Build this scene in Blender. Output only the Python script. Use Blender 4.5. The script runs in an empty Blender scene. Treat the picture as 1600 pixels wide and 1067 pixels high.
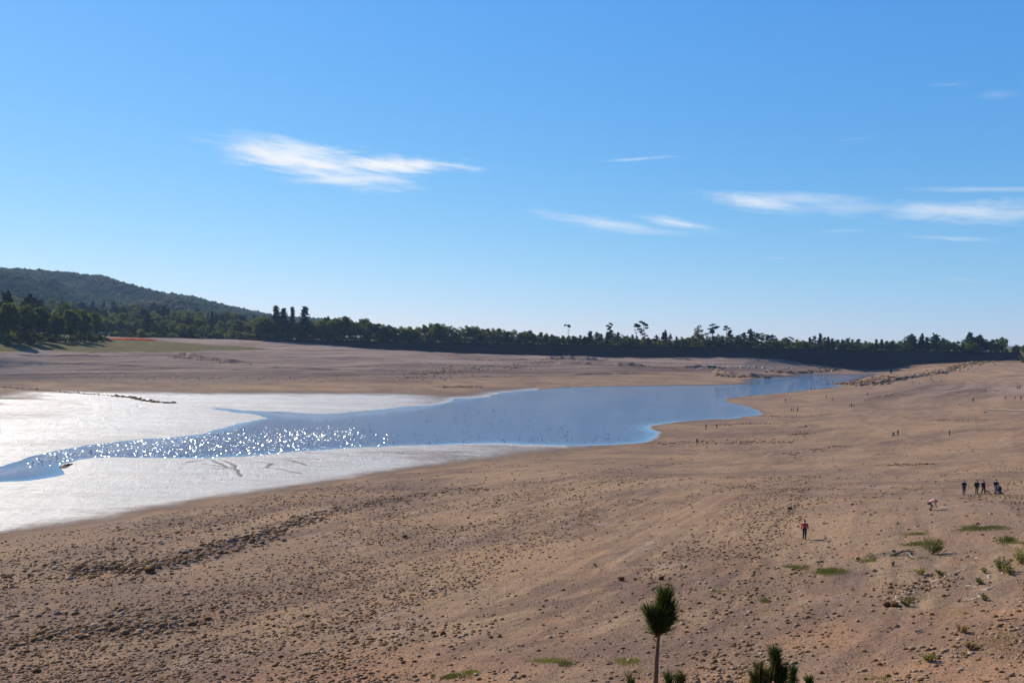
import bpy, math, random
import numpy as np
from mathutils import Vector, Matrix
R = math.radians
random.seed(7); rng = np.random.default_rng(7)
scene = bpy.context.scene
COL = scene.collection

# ------------------------------------------------------------------ camera
CAM_Z = 29.0; FPX = 1290.0
_roll, _pitch = R(1.0), math.atan(7.5/1290)
F_ = np.array([0, math.cos(_pitch), -math.sin(_pitch)])
up0 = np.array([0, math.sin(_pitch), math.cos(_pitch)]); r0 = np.array([1.0, 0, 0])
R_ = math.cos(_roll)*r0 + math.sin(_roll)*up0
U_ = -math.sin(_roll)*r0 + math.cos(_roll)*up0
cam = bpy.data.cameras.new("camera"); cam_ob = bpy.data.objects.new("camera", cam); COL.objects.link(cam_ob)
M = Matrix.Identity(4)
for i in range(3):
    M[i][0] = R_[i]; M[i][1] = U_[i]; M[i][2] = -F_[i]
M[2][3] = CAM_Z
cam_ob.matrix_world = M
cam.sensor_width = 36; cam.lens = FPX/1600*36; cam.clip_start = 0.5; cam.clip_end = 60000
scene.camera = cam_ob

# ------------------------------------------------------------------ light, sky, exposure
SUN_AZ, SUN_EL = R(-46), R(33)
S = Vector((math.sin(SUN_AZ)*math.cos(SUN_EL), math.cos(SUN_AZ)*math.cos(SUN_EL), math.sin(SUN_EL)))
sl = bpy.data.lights.new("sun", 'SUN'); sl.energy = 4.8; sl.angle = R(0.53); sl.color = (1.0, 0.92, 0.79)
so = bpy.data.objects.new("sun", sl); COL.objects.link(so); so.rotation_euler = S.to_track_quat('Z', 'Y').to_euler()
scene.view_settings.view_transform = 'Standard'; scene.view_settings.look = 'None'
scene.view_settings.exposure = 0.75; scene.view_settings.gamma = 1.0

class NT:
    """tiny node-graph helper"""
    def __init__(s, tree): s.t = tree; tree.nodes.clear()
    def n(s, typ, **kw):
        nd = s.t.nodes.new(typ)
        for k, v in kw.items():
            if k.startswith('_'): setattr(nd, k[1:], v)
        return nd
    def link(s, a, b): s.t.links.new(a, b)
    def setin(s, nd, key, v):
        if v is None: return
        sock = nd.inputs[key]
        if isinstance(v, bpy.types.NodeSocket): s.t.links.new(v, sock)
        else: sock.default_value = v
    def math(s, op, a, b=None, c=None, clamp=False):
        nd = s.t.nodes.new('ShaderNodeMath'); nd.operation = op; nd.use_clamp = clamp
        for i, v in enumerate((a, b, c)):
            if v is not None: s.setin(nd, i, v)
        return nd.outputs[0]
    def mapr(s, v, a, b, c=0.0, d=1.0, smooth=True):
        nd = s.t.nodes.new('ShaderNodeMapRange')
        nd.interpolation_type = 'SMOOTHSTEP' if smooth else 'LINEAR'
        s.setin(nd, 0, v)
        for i, q in zip((1, 2, 3, 4), (a, b, c, d)): s.setin(nd, i, q)
        return nd.outputs[0]
    def mix(s, f, a, b, mode='MIX'):
        nd = s.t.nodes.new('ShaderNodeMix'); nd.data_type = 'RGBA'; nd.blend_type = mode; nd.clamp_factor = True
        s.setin(nd, 0, f)
        for k, v in ((6, a), (7, b)):
            if isinstance(v, bpy.types.NodeSocket): s.t.links.new(v, nd.inputs[k])
            else: nd.inputs[k].default_value = (*v, 1) if len(v) == 3 else v
        return nd.outputs[2]
    def noise(s, vec, scale, detail=4, rough=0.55, dist=0.0, out=0, dim='3D'):
        nd = s.t.nodes.new('ShaderNodeTexNoise'); nd.noise_dimensions = dim
        s.setin(nd, 'Vector', vec); nd.inputs['Scale'].default_value = scale
        nd.inputs['Detail'].default_value = detail; nd.inputs['Roughness'].default_value = rough
        nd.inputs['Distortion'].default_value = dist
        return nd.outputs[out]
    def voro(s, vec, scale, feature='F1', rand=1.0):
        nd = s.t.nodes.new('ShaderNodeTexVoronoi'); nd.feature = feature
        s.setin(nd, 'Vector', vec); nd.inputs['Scale'].default_value = scale
        nd.inputs['Randomness'].default_value = rand
        return nd
    def attr(s, name, out='Fac'):
        nd = s.t.nodes.new('ShaderNodeAttribute'); nd.attribute_name = name
        return nd.outputs[out]
    def vmul(s, v, k):
        nd = s.t.nodes.new('ShaderNodeVectorMath'); nd.operation = 'MULTIPLY'
        s.setin(nd, 0, v); nd.inputs[1].default_value = k
        return nd.outputs[0]
    def vadd(s, v, k):
        nd = s.t.nodes.new('ShaderNodeVectorMath'); nd.operation = 'ADD'
        s.setin(nd, 0, v); s.setin(nd, 1, k)
        return nd.outputs[0]
    def xyz(s, a, b, c):
        nd = s.t.nodes.new('ShaderNodeCombineXYZ')
        for i, v in enumerate((a, b, c)): s.setin(nd, i, v)
        return nd.outputs[0]
    def sep(s, v):
        nd = s.t.nodes.new('ShaderNodeSeparateXYZ'); s.setin(nd, 0, v); return nd.outputs
    def bump(s, h, strength, dist, normal=None):
        nd = s.t.nodes.new('ShaderNodeBump'); s.setin(nd, 'Height', h)
        s.setin(nd, 'Strength', strength); nd.inputs['Distance'].default_value = dist
        if normal is not None: s.setin(nd, 'Normal', normal)
        return nd.outputs[0]

def px_azel(px, py):
    d = F_*FPX + R_*(px-800) - U_*(py-533.5); d = d/np.linalg.norm(d)
    return math.atan2(d[0], d[1]), math.asin(d[2])

world = bpy.data.worlds.new("World"); scene.world = world; world.use_nodes = True
W = NT(world.node_tree)
sky = W.n('ShaderNodeTexSky', _sky_type='NISHITA'); sky.sun_disc = False
sky.sun_elevation = SUN_EL; sky.sun_rotation = SUN_AZ
sky.altitude = 300; sky.air_density = 1.0; sky.dust_density = 0.05; sky.ozone_density = 3.0
geo = W.n('ShaderNodeTexCoord')
sx, sy, sz = W.sep(geo.outputs['Generated'])
az = W.math('ARCTAN2', sx, sy); el = W.math('ARCSINE', sz)
# photographic response of the sky (film curve per channel)
sc_ = W.n('ShaderNodeSeparateColor'); W.link(sky.outputs[0], sc_.inputs[0]); cc_ = W.n('ShaderNodeCombineColor')
elp = W.math('MAXIMUM', el, 0.0)
for i_, (a_, g_, k_) in enumerate([(-2.807, 1.044, .15), (-1.728, .649, .10), (-1.012, .414, .45)]):
    v_ = W.math('MULTIPLY', W.math('POWER', sc_.outputs[i_], g_), W.math('EXPONENT', W.math('ADD', W.math('MULTIPLY', elp, k_), a_ + math.log(10/1.30))))
    v_ = W.math('MULTIPLY', v_, W.math('ADD', 1.0, W.math('MULTIPLY', W.math('EXPONENT', W.math('MULTIPLY', elp, -11.0)), (.24, .07, .0)[i_])))
    W.link(v_, cc_.inputs[i_])
# wisps of cirrus at real directions of the sky: az/el ellipses eaten by stretched noise
avec = W.xyz(W.math('MULTIPLY', az, 1.0), W.math('MULTIPLY', el, 5.0), 0.0)
warp = W.noise(avec, 7.0, 3, 0.55, 0.0, 0)
wv = W.math('SUBTRACT', warp, 0.5)
fib_a = W.noise(W.vadd(avec, W.xyz(0.0, W.math('MULTIPLY', wv, 0.22), 3.1)), 11.0, 8, 0.66, 0.7)
fib_b = W.noise(W.xyz(W.math('MULTIPLY', az, 1.0), W.math('ADD', W.math('MULTIPLY', el, 13.0), W.math('MULTIPLY', az, 2.0)), 9.0), 9.0, 8, 0.65, 0.9)
fib = W.math('ADD', W.math('MULTIPLY', fib_a, 0.55), W.math('MULTIPLY', fib_b, 0.45))
# (px, py, half width px, half height px, tilt deg, density)
CL = [(485, 252, 150, 32, 5, 1.3), (415, 240, 72, 21, 10, 1.1), (600, 257, 150, 17, -1, 1.2), (700, 258, 70, 5, 5, .8), (555, 279, 110, 13, -4, 1.0), (395, 222, 26, 8, 25, .45),
      (1160, 313, 105, 15, 9, .9), (1235, 311, 130, 12, 4, .5), (1330, 325, 130, 13, 3, .35), (1500, 331, 150, 18, 2, .7), (1590, 335, 90, 13, -1, .55),
      (940, 348, 100, 10, 7, .6), (1065, 350, 75, 8, 10, .8), (1010, 362, 90, 8, 3, .3), (1005, 248, 70, 3.6, -4, .5), (1560, 297, 110, 5, 4, .42), (1500, 374, 80, 4, 4, .38),
      (1560, 148, 26, 7, 5, .14), (1483, 133, 34, 4, 4, .16), (1330, 218, 36, 2, -3, .16), (1320, 361, 50, 3, 0, .2), (1215, 402, 16, 2, 0, .2), (1510, 438, 50, 3, 3, .15),
      ]
tot = None
for (cx, cy, hw, hh, tl, den) in CL:
    a0, e0 = px_azel(cx, cy); a = hw/FPX; b = hh/FPX; t = R(-tl-1.0)
    du = W.math('SUBTRACT', az, a0)
    dv = W.math('SUBTRACT', W.math('SUBTRACT', el, e0), W.math('MULTIPLY', wv, 0.55*b+0.004))
    du = W.math('SUBTRACT', du, 0.0)
    u = W.math('ADD', W.math('MULTIPLY', du, math.cos(t)/a), W.math('MULTIPLY', dv, math.sin(t)/a))
    v = W.math('ADD', W.math('MULTIPLY', du, -math.sin(t)/b), W.math('MULTIPLY', dv, math.cos(t)/b))
    rr = W.math('SQRT', W.math('ADD', W.math('MULTIPLY', u, u), W.math('MULTIPLY', v, v)))
    m = W.math('SUBTRACT', 1.0, rr)
    m = W.math('ADD', m, W.math('MULTIPLY', W.math('SUBTRACT', fib, 0.5), 3.0))
    m = W.mapr(m, -0.15, 1.25, 0.0, den)
    gate = W.mapr(rr, 1.1, 1.75, 1.0, 0.0)
    m = W.math('MULTIPLY', m, gate)
    tot = m if tot is None else W.math('MAXIMUM', tot, m)
tot = W.math('MULTIPLY', tot, 0.9, clamp=True)
skyc = W.mix(tot, cc_.outputs[0], (7.0, 7.2, 7.4))
bg = W.n('ShaderNodeBackground'); bg.inputs['Strength'].default_value = 0.0774
W.link(skyc, bg.inputs['Color'])
wo = W.n('ShaderNodeOutputWorld'); W.link(bg.outputs[0], wo.inputs['Surface'])

# ------------------------------------------------------------------ helpers
def tag(o, label=None, cat=None, group=None, kind=None):
    if label: o['label'] = label
    if cat: o['category'] = cat
    if group: o['group'] = group
    if kind: o['kind'] = kind
    return o
def mesh_np(name, V, Fc, mat=None, smooth=False, attrs=None):
    """V (n,3); Fc list of arrays each (m,k)"""
    me = bpy.data.meshes.new(name)
    if not isinstance(Fc, (list, tuple)): Fc = [Fc]
    Fc = [np.asarray(f, dtype=np.int32) for f in Fc if len(f)]
    V = np.asarray(V, dtype=np.float32)
    me.vertices.add(len(V)); me.vertices.foreach_set('co', V.ravel())
    nl = sum(f.size for f in Fc); npoly = sum(len(f) for f in Fc)
    me.loops.add(nl); me.loops.foreach_set('vertex_index', np.concatenate([f.ravel() for f in Fc]))
    starts = []; c = 0
    for f in Fc:
        k = f.shape[1]; starts.append(c + np.arange(len(f))*k); c += f.size
    me.polygons.add(npoly); me.polygons.foreach_set('loop_start', np.concatenate(starts).astype(np.int32))
    if smooth: me.polygons.foreach_set('use_smooth', np.ones(npoly, dtype=bool))
    if attrs:
        for k, a in attrs.items():
            a = np.asarray(a, dtype=np.float32)
            if a.ndim == 1:
                at = me.attributes.new(k, 'FLOAT', 'POINT'); at.data.foreach_set('value', a)
            else:
                at = me.attributes.new(k, 'FLOAT_VECTOR', 'POINT'); at.data.foreach_set('vector', a.ravel())
    me.update(calc_edges=True)
    if mat: me.materials.append(mat)
    return me
def obj(name, me, parent=None, loc=(0, 0, 0), rz=0.0, scale=None):
    o = bpy.data.objects.new(name, me); COL.objects.link(o)
    if parent: o.parent = parent
    o.location = loc; o.rotation_euler = (0, 0, rz)
    if scale is not None: o.scale = scale if hasattr(scale, '__len__') else (scale,)*3
    return o
def empty(name, loc=(0, 0, 0), rz=0.0, scale=None): return obj(name, None, None, loc, rz, scale)
def copy_thing(root):
    r = root.copy(); COL.objects.link(r)
    for ch in root.children:
        c = ch.copy(); COL.objects.link(c); c.parent = r
        for g in ch.children:
            d = g.copy(); COL.objects.link(d); d.parent = c
    return r

def hash2(ix, iy, seed):
    h = (ix.astype(np.int64)*374761393 + iy.astype(np.int64)*668265263 + seed*1442695041) & 0x7fffffff
    h = ((h ^ (h >> 13))*1274126177) & 0x7fffffff
    return ((h ^ (h >> 16)) & 0xffff)/65535.0
def vnoise(x, y, seed=0):
    ix = np.floor(x); iy = np.floor(y); fx = x-ix; fy = y-iy
    ix = ix.astype(np.int64); iy = iy.astype(np.int64)
    fx = fx*fx*(3-2*fx); fy = fy*fy*(3-2*fy)
    a = hash2(ix, iy, seed); b = hash2(ix+1, iy, seed); c = hash2(ix, iy+1, seed); d = hash2(ix+1, iy+1, seed)
    return (a*(1-fx)+b*fx)*(1-fy) + (c*(1-fx)+d*fx)*fy - 0.5
def fbm(x, y, seed=0, octv=4, gain=0.5):
    s = 0; a = 1.0
    for i in range(octv):
        s = s + a*vnoise(x*2**i+i*17.3, y*2**i-i*9.1, seed+i); a *= gain
    return s
def sstep(x, a, b):
    t = np.clip((x-a)/(b-a), 0, 1); return t*t*(3-2*t)

# ------------------------------------------------------------------ terrain
def ray(px, py): return F_*FPX + R_*(px-800) - U_*(py-533.5)
def at_drop(px, py, drop):
    d = ray(px, py); t = -drop/d[2]; return d[0]*t, d[1]*t
CP = [  # pixel x, pixel y, metres below the camera
 (-500,1067,25),(0,1067,22.5),(400,1067,20.2),(800,1067,18.2),(1200,1067,16.3),(1600,1067,14.4),(2100,1067,12),
 (-500,950,27),(0,950,25.2),(400,950,22.8),(800,950,20),(1200,950,17.4),(1600,950,14.8),(2100,950,12.2),
 (-500,850,28),(0,845,27.6),(400,850,25),(800,845,21.9),(1257,843,17.5),(1600,843,14.9),(2100,840,12.4),
 (200,805,27.8),(400,771,27.8),(600,745,27.8),(780,723,27.8),(950,700,28.0),(800,772,24.3),(1200,772,19.0),(1530,772,15.0),(1800,772,13.2),(2100,772,12.4),
 (1484,681,18.0),(1250,681,23.6),(1050,692,27.8),(1100,675,28.2),(1800,681,15.4),(1200,650,27.8),(1250,640,27.2),(1400,640,23.0),(1540,640,20.3),(1800,640,17),
 (1520,627,20.8),(1270,611,28.6),(1330,609,28.0),(1470,597,25.2),(1590,608,21.5),(1800,608,18),(1400,590,26.5),(1390,583,25.8),(1392,574,22.6),(1450,571,20.2),(1340,576,24.6),(1450,574,21.5),(1500,570,18.0),(1600,562,14.5),(1700,560,11),
 (0,604,28),(0,585,24),(0,565,18.5),(0,548,12.0),(0,541,10.0),(0,536,8.8),(-500,585,24),(-500,548,13),(-500,536,9),(150,533,9.2),(200,545,14),(250,533,9.5),
 (200,612,28.2),(200,575,22),(400,609,28),(400,585,24.3),(400,560,18.4),(400,545,14.2),(400,539,11.3),
 (600,609,28.3),(600,585,25),(600,560,19.5),(600,549,15.8),(800,600,28),(800,575,23.8),(800,558,19),
 (1000,598,28.3),(1000,575,24.5),(1000,560.5,19),(1200,582,26.5),(1200,574,23),(1200,568,20.5),(1200,561.5,17.6),(1300,576,24.5),(1300,565,18.9),(1345,578,25.6),(1392,570,21),(1450,568.5,19.4),(1500,566,17.2)]
cpx = []; cpz = []
for (a, b, c) in CP:
    X, Y = at_drop(a, b, c); cpx.append((math.atan2(X, Y)*2.0, math.log(math.hypot(X, Y)))); cpz.append(c)
for (X, Y, c) in [(-60, 20, 24), (0, 20, 19.5), (60, 20, 15), (-10, 12, 20), (200, 30, 10), (-200, 30, 26)]:
    cpx.append((math.atan2(X, Y)*2.0, math.log(math.hypot(X, Y)))); cpz.append(c)
cpx = np.array(cpx); cpz = np.array(cpz, float)
def _k(d2): return 0.5*d2*np.log(d2+1e-9)
n_ = len(cpx); Kd = ((cpx[:, None]-cpx[None])**2).sum(-1)
A = np.zeros((n_+3, n_+3)); A[:n_, :n_] = _k(Kd) + np.eye(n_)*2e-3
A[:n_, n_] = 1; A[:n_, n_+1:] = cpx; A[n_, :n_] = 1; A[n_+1:, :n_] = cpx.T
wts = np.linalg.solve(A, np.concatenate([cpz, np.zeros(3)]))
def tps(X, Y):
    a = np.arctan2(X, np.maximum(Y, 1e-3))*2.0; a = np.clip(a, -1.9, 1.9)
    l = np.log(np.clip(np.hypot(X, Y), 16, 900))
    out = wts[n_] + wts[n_+1]*a + wts[n_+2]*l
    for i in range(n_):
        out = out + wts[i]*_k((a-cpx[i, 0])**2 + (l-cpx[i, 1])**2)
    return out
SHORE_PX = [(-260,728),(0,732),(25,719),(50,712),(100,702),(140,695),(200,688),(300,681),(325,675),(350,667),(385,659.5),(404,657),(417,652),(404,648.5),(370,644),(338,640.5),(333,637.5),
 (365,639),(400,641.5),(440,643),(490,646),(530,645),(580,641),(640,635),(690,631),(708,627),(716,622.5),(735,621.5),(765,620),(780,614),(800,612.5),(850,607.5),(900,604.5),(1000,603),(1100,601.5),(1150,600.6),(1174,599.6),
 (1160,596),(1174,592),(1195,590.5),(1243,589.2),(1244,585.2),(1300,584.4),(1340,584.2),(1374,583.8),(1374,585),(1350,590.5),(1320,597),(1302,599.6),(1302,601),(1328,603.5),(1300,606),(1270,608.6),(1243,612),(1200,616),(1160,619),
 (1140,622),(1131,626),(1150,632),(1175,636),(1187,641),(1189,646),(1180,648.7),(1165,651),(1150,654),(1100,656),(1060,659),(1030,662.5),(1014,666.5),(1016,671),(1030,675.5),(1032,679.5),(1022,684),(1016,688),(1000,692),
 (950,695),(900,696.5),(830,695),(780,691.5),(700,694),(620,697),(540,700),(480,704),(430,709),(400,712),(330,714.5),(250,715.5),(150,714.5),(122,718),(112,722),(94,729),(108,735),(96,742),(60,748),(40,751),(0,753),(-260,765)]
SHORE = np.array([at_drop(x, y, CAM_Z) for x, y in SHORE_PX])
def chaikin(P):
    Q = np.roll(P, -1, 0); return np.stack([P*.75+Q*.25, P*.25+Q*.75], 1).reshape(-1, 2)
SHORE = chaikin(SHORE)
def seg_dist(X, Y, A0, B0):
    d = B0-A0; L = max(float(d@d), 1e-9)
    t = np.clip(((X-A0[0])*d[0]+(Y-A0[1])*d[1])/L, 0, 1)
    return np.hypot(X-A0[0]-t*d[0], Y-A0[1]-t*d[1])
def sdf(X, Y):
    """>0 on land, <0 in the water"""
    D = np.full(X.shape, 1e9); ins = np.zeros(X.shape, bool)
    for i in range(len(SHORE)):
        A0, B0 = SHORE[i], SHORE[(i+1) % len(SHORE)]
        D = np.minimum(D, seg_dist(X, Y, A0, B0))
        if A0[1] != B0[1]:
            c = ((A0[1] > Y) != (B0[1] > Y)) & (X < (B0[0]-A0[0])*(Y-A0[1])/(B0[1]-A0[1])+A0[0])
            ins ^= c
    return np.where(ins, -D, D)
def base_drop(X, Y): return np.clip(tps(X, Y), 5.5, 28.6)
def pix_base(px, py):
    """pixel -> plan point on the smooth terrain"""
    d = ray(px, py); t = np.geomspace(30, 900, 1500)/math.hypot(d[0], d[1])
    h = CAM_Z + d[2]*t - (CAM_Z - base_drop(d[0]*t, d[1]*t))
    k = np.argmax(h < 0) if (h < 0).any() else len(t)-1
    return np.array([d[0]*t[k], d[1]*t[k]])
# ledges: sharp low scarps facing the viewer (so in shade); (pixels, height m, back length m)
LEDGE_PX = [([(400,574),(480,578),(560,580),(640,578)],.9,12), ([(0,569),(200,572),(420,578)],.7,14), ([(470,584),(560,587),(620,592)],.7,9), ([(620,559),(760,563),(840,562)],1.1,12), ([(880,586),(1000,584),(1120,589)],.9,10), ([(700,590),(850,588)],.7,9), ([(560,597),(640,596),(760,598)],.5,8),
 ([(0,604.5),(60,609),(110,613.5),(150,616),(200,619.5),(228,626),(268,630.5)],0.5,40),
 ([(268,555),(292,557),(305,561),(340,565),(395,571)],2.40,9), ([(20,556),(90,557),(170,557)],.9,10),
 ([(690,603.5),(712,604),(742,603)],.4,5), ([(850,560.6),(900,561.5),(938,562.5)],3.20,14), ([(962,571),(1010,572)],2.08,12), ([(870,568),(925,570)],1.60,10),
 ([(1068,575),(1095,574.2),(1130,577)],2.56,10), ([(1112,581),(1130,585),(1170,589),(1240,588)],3.0,8), ([(1225,582),(1250,583.5),(1320,582.5)],3.52,10),
 ([(1193,647),(1250,646),(1292,640)],.5,6), ([(1225,688),(1252,684),(1288,676),(1330,672)],.45,7), ([(1120,665),(1170,660),(1230,655)],.4,5), ([(1385,687),(1410,686),(1450,682)],.3,4), ([(1240,668),(1258,666)],.6,4),
 ([(1020,690),(1080,686),(1140,680),(1230,673)],.4,7), ([(1372,619),(1400,616),(1425,617)],.9,6), ([(1430,615),(1480,614),(1500,613)],.7,5), ([(1330,604),(1400,594),(1450,586),(1500,580)],1.3,9),
 ([(1440,640),(1480,639),(1536,638)],.35,5), ([(1500,612.5),(1560,611)],.5,5), ([(170,878),(240,872),(320,862),(420,836),(480,812)],.3,3), ([(600,766),(680,760),(770,752)],.15,3), ([(100,890),(200,893),(245,897)],.35,3),
 ([(150,985),(240,982),(280,984)],.3,2.5), ([(560,843),(640,838)],.2,3), ([(780,812),(830,806)],.22,3), ([(815,858),(850,848),(885,838)],.2,3), ([(640,935),(720,915),(860,895)],.12,3), ([(270,860),(420,822),(560,790),(640,776)],.18,3),
 ([(440,770),(560,757),(640,750)],.12,2), ([(180,640),(300,636)],.25,6), ([(0,690),(60,687),(150,680)],.25,5), ([(0,660),(100,652),(160,642),(150,632),(60,625)],.08,4), ([(1340,874),(1390,866),(1430,864)],.15,1.0)]
LEDGES = [(np.array([pix_base(x, y) for x, y in P]), h*(1.7 if min(q[1] for q in P) > 600 and P[0][0] > 1000 and h < 1 else 1), L) for P, h, L in LEDGE_PX]
CRACK_PX = [[(290,722),(312,718),(330,716)],[(330,716),(342,724),(356,730),(372,733),(378,744)],[(352,719),(366,727),(370,735)],[(320,724),(345,728)],[(342,733),(362,729)],
 [(402,721),(425,724),(416,731),(405,732)],[(416,731),(445,734),(470,740)],[(430,716),(460,719),(480,727)],[(450,715),(500,717)],[(480,705),(560,712)],[(570,704),(650,709)],[(0,738),(30,736),(45,740),(20,745)]]
CRACKS = [np.array([at_drop(x, y, 28.7) for x, y in P]) for P in CRACK_PX]
def lz(P): return P
def near_xy(px, py): return pix_base(px, py)
STEEP = [(near_xy(1150, 588), 40), (near_xy(1210, 587), 45), (near_xy(1280, 583), 50), (near_xy(1340, 600), 40)]
DAM_Y = 820.0; CREST_Z = 23.5
DAM_X0, DAM_X1 = -395.0, 505.0
MOUNDS = [(near_xy(735, 575), 45, 14, 1.6), (near_xy(1305, 566), 22, 9, 1.5), (near_xy(235, 720), 0.1, .1, 0), (near_xy(1060, 663), 14, 7, .7)]
def hinter(X, Y):
    a = np.arctan2(X, Y)
    f = sstep(-a, 0.16, 0.52)
    z = 20.9 + 35*f*sstep(Y, 850, 1250)
    z = z + 3.0*fbm(X/90, Y/90, 51, 3)*sstep(Y, 840, 950)
    a2 = sstep(a, 0.60, 0.8)
    return z + 8*a2
def ground_full(X, Y):
    X = np.asarray(X, float); Y = np.asarray(Y, float)
    r = np.hypot(X, Y)
    drop = base_drop(X, Y)
    z = CAM_Z - drop
    zs = z.copy()
    sd = np.full(X.shape, 300.0)
    m = (r > 85) & (Y > 60) & (Y < 835) & (np.abs(X) < 700)
    if m.any(): sd[m] = sdf(X[m], Y[m])
    # irregular shoreline wobble
    sdw = sd + np.where(np.abs(sd) < 60, 2.6*fbm(X/9, Y/9, 3, 5)*np.clip(r/300, .25, 1.2), 0)
    slope = np.full(X.shape, 0.022)
    for (c, rad) in STEEP:
        slope = slope + 0.30*np.exp(-((X-c[0])**2+(Y-c[1])**2)/(rad*rad*.5))
    rf = sstep(Y, 450, 620)*sstep(X, 40, 160)
    cap = 0.03 + (slope+.05*rf)*np.maximum(sdw, 0) + (0.0005+.0012*rf)*np.maximum(sdw, 0)**2
    und = 0.5*fbm(X/34, Y/34, 11, 4) + 0.16*fbm(X/6, Y/6, 12, 3)
    # terraces left by the falling water, parallel to the contours
    tz = z*1.15 + 0.5*fbm(X/60, Y/60, 15, 2)
    terr = 0.10*(vnoise(tz*2.1, X*0.004+Y*.004, 21) + .6*vnoise(tz*6.0, X*0.01+Y*.01, 22))
    amp = sstep(z, 1.0, 3.0)
    z = z + und*amp*np.clip(r/120, .45, 1.6) + terr*amp*2.2
    for (c, rx, ry, h) in MOUNDS: z = z + h*np.exp(-((X-c[0])/rx)**2-((Y-c[1])/ry)**2)
    for (P, h, L) in LEDGES:
        lo = P.min(0)-3*L-4; hi = P.max(0)+3*L+4
        q = (X > lo[0]) & (X < hi[0]) & (Y > lo[1]) & (Y < hi[1])
        if not q.any(): continue
        xq, yq = X[q], Y[q]; wob = 0.9*fbm(xq/5, yq/5, 31, 3)*min(1.0, L/4)
        best = np.full(xq.shape, 1e9); sgn = np.zeros(xq.shape); tt = np.zeros(xq.shape)
        nseg = len(P)-1
        for i in range(nseg):
            A0, B0 = P[i], P[i+1]; d = B0-A0; L2 = float(d@d)
            t = ((xq-A0[0])*d[0]+(yq-A0[1])*d[1])/L2; tc = np.clip(t, 0, 1)
            dd = np.hypot(xq-A0[0]-tc*d[0], yq-A0[1]-tc*d[1])
            cr = d[0]*(yq-A0[1])-d[1]*(xq-A0[0])
            # "beyond" side is the side away from the camera
            cside = -(d[0]*(-A0[1])-d[1]*(-A0[0])); s_ = np.sign(cr)*np.sign(cside)
            up = dd < best; best = np.where(up, dd, best); sgn = np.where(up, s_, sgn); tt = np.where(up, (i+tc)/nseg, tt)
        sdl = best*sgn + wob
        fade = sstep(tt, 0, .12)*(1-sstep(tt, .85, 1.0))*(0.65+.7*(vnoise(xq/7, yq/7, 33)+.5))
        add = np.where(sdl > 0, np.exp(-sdl/L), np.exp(sdl/0.35))*h*fade*np.exp(-(np.maximum(best-2.2*L, 0)/L)**2)
        z[q] += add
    zin = -0.03 - np.minimum(0.03*np.abs(sdw), 1.6)
    k = 0.35
    hmix = np.clip(0.5+0.5*(z-cap)/k, 0, 1)
    zl = z*(1-hmix)+cap*hmix - k*hmix*(1-hmix)*sstep(sdw, 0, 25)
    zl = np.maximum(zl, 0.02) + 0.12*np.maximum(vnoise(X/2.1, Y/3.1, 41), -0.2)*sstep(sdw, 1, 12)*(1-amp) + .10*fbm(X/7, Y/4.5, 42, 3)*sstep(sdw, 3, 16)*(1-amp)
    crk = np.zeros(X.shape)
    for P in CRACKS:
        lo = P.min(0)-3; hi = P.max(0)+3
        q = (X > lo[0]) & (X < hi[0]) & (Y > lo[1]) & (Y < hi[1])
        if q.any():
            dd = np.full(q.sum(), 1e9)
            for i in range(len(P)-1): dd = np.minimum(dd, seg_dist(X[q]+.8*vnoise(X[q]/3, Y[q]/3, 44), Y[q]+.8*vnoise(X[q]/3, Y[q]/3, 45), P[i], P[i+1]))
            crk[q] = np.maximum(crk[q], np.exp(-(dd/.42)**2))
    zl = zl - 0.26*crk*(zl > 0.12)
    z = np.where(sdw > 0, zl, zin)
    # hinterland behind the dam and beyond the woods
    w = sstep(Y, 815.5, 829)
    z = z*(1-w) + hinter(X, Y)*w
    # the bank the photographer stands on
    bank = 27.4 - 0.62*np.maximum(Y-1.5, 0) + 0.4*fbm(X/4, Y/4, 61, 3)*sstep(Y, 3, 10)
    bank = np.where(Y < 1.5, 27.4, bank)
    z = np.where(Y < 45, np.maximum(z, bank), z)
    z = np.where(Y < 0, 27.4, z)
    return z, zs, sdw, crk
def gz(X, Y): return ground_full(np.atleast_1d(X), np.atleast_1d(Y))[0]
def chunked(f, X, Y, n=200000):
    outs = [f(X[i:i+n], Y[i:i+n]) for i in range(0, len(X), n)]
    return [np.concatenate([o[k] for o in outs]) for k in range(len(outs[0]))]
def pix2ground(px, py, rmin=30, rmax=1150):
    """pixels -> (X,Y,Z) on the terrain, vectorised"""
    px = np.atleast_1d(np.asarray(px, float)); py = np.atleast_1d(np.asarray(py, float))
    out = np.zeros((len(px), 3)); ts = np.geomspace(rmin, rmax, 700)
    for s in range(0, len(px), 250):
        sl_ = slice(s, s+250)
        D = F_[None]*FPX + R_[None]*(px[sl_, None]-800) - U_[None]*(py[sl_, None]-533.5)
        hl = np.hypot(D[:, 0], D[:, 1]); t = ts[None]/hl[:, None]
        X = D[:, 0:1]*t; Y = D[:, 1:2]*t; Z = CAM_Z + D[:, 2:3]*t
        h = Z - chunked(ground_full, X.ravel(), Y.ravel())[0].reshape(Z.shape)
        below = h < 0; k = np.where(below.any(1), below.argmax(1), len(ts)-1); k = np.maximum(k, 1)
        i = np.arange(len(k)); h0 = h[i, k-1]; h1 = h[i, k]; f = np.clip(h0/np.maximum(h0-h1, 1e-6), 0, 1)
        tt = t[i, k-1]*(1-f)+t[i, k]*f
        x = D[:, 0]*tt; y = D[:, 1]*tt
        out[sl_] = np.stack([x, y, gz(x, y)], 1)
    return out

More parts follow.
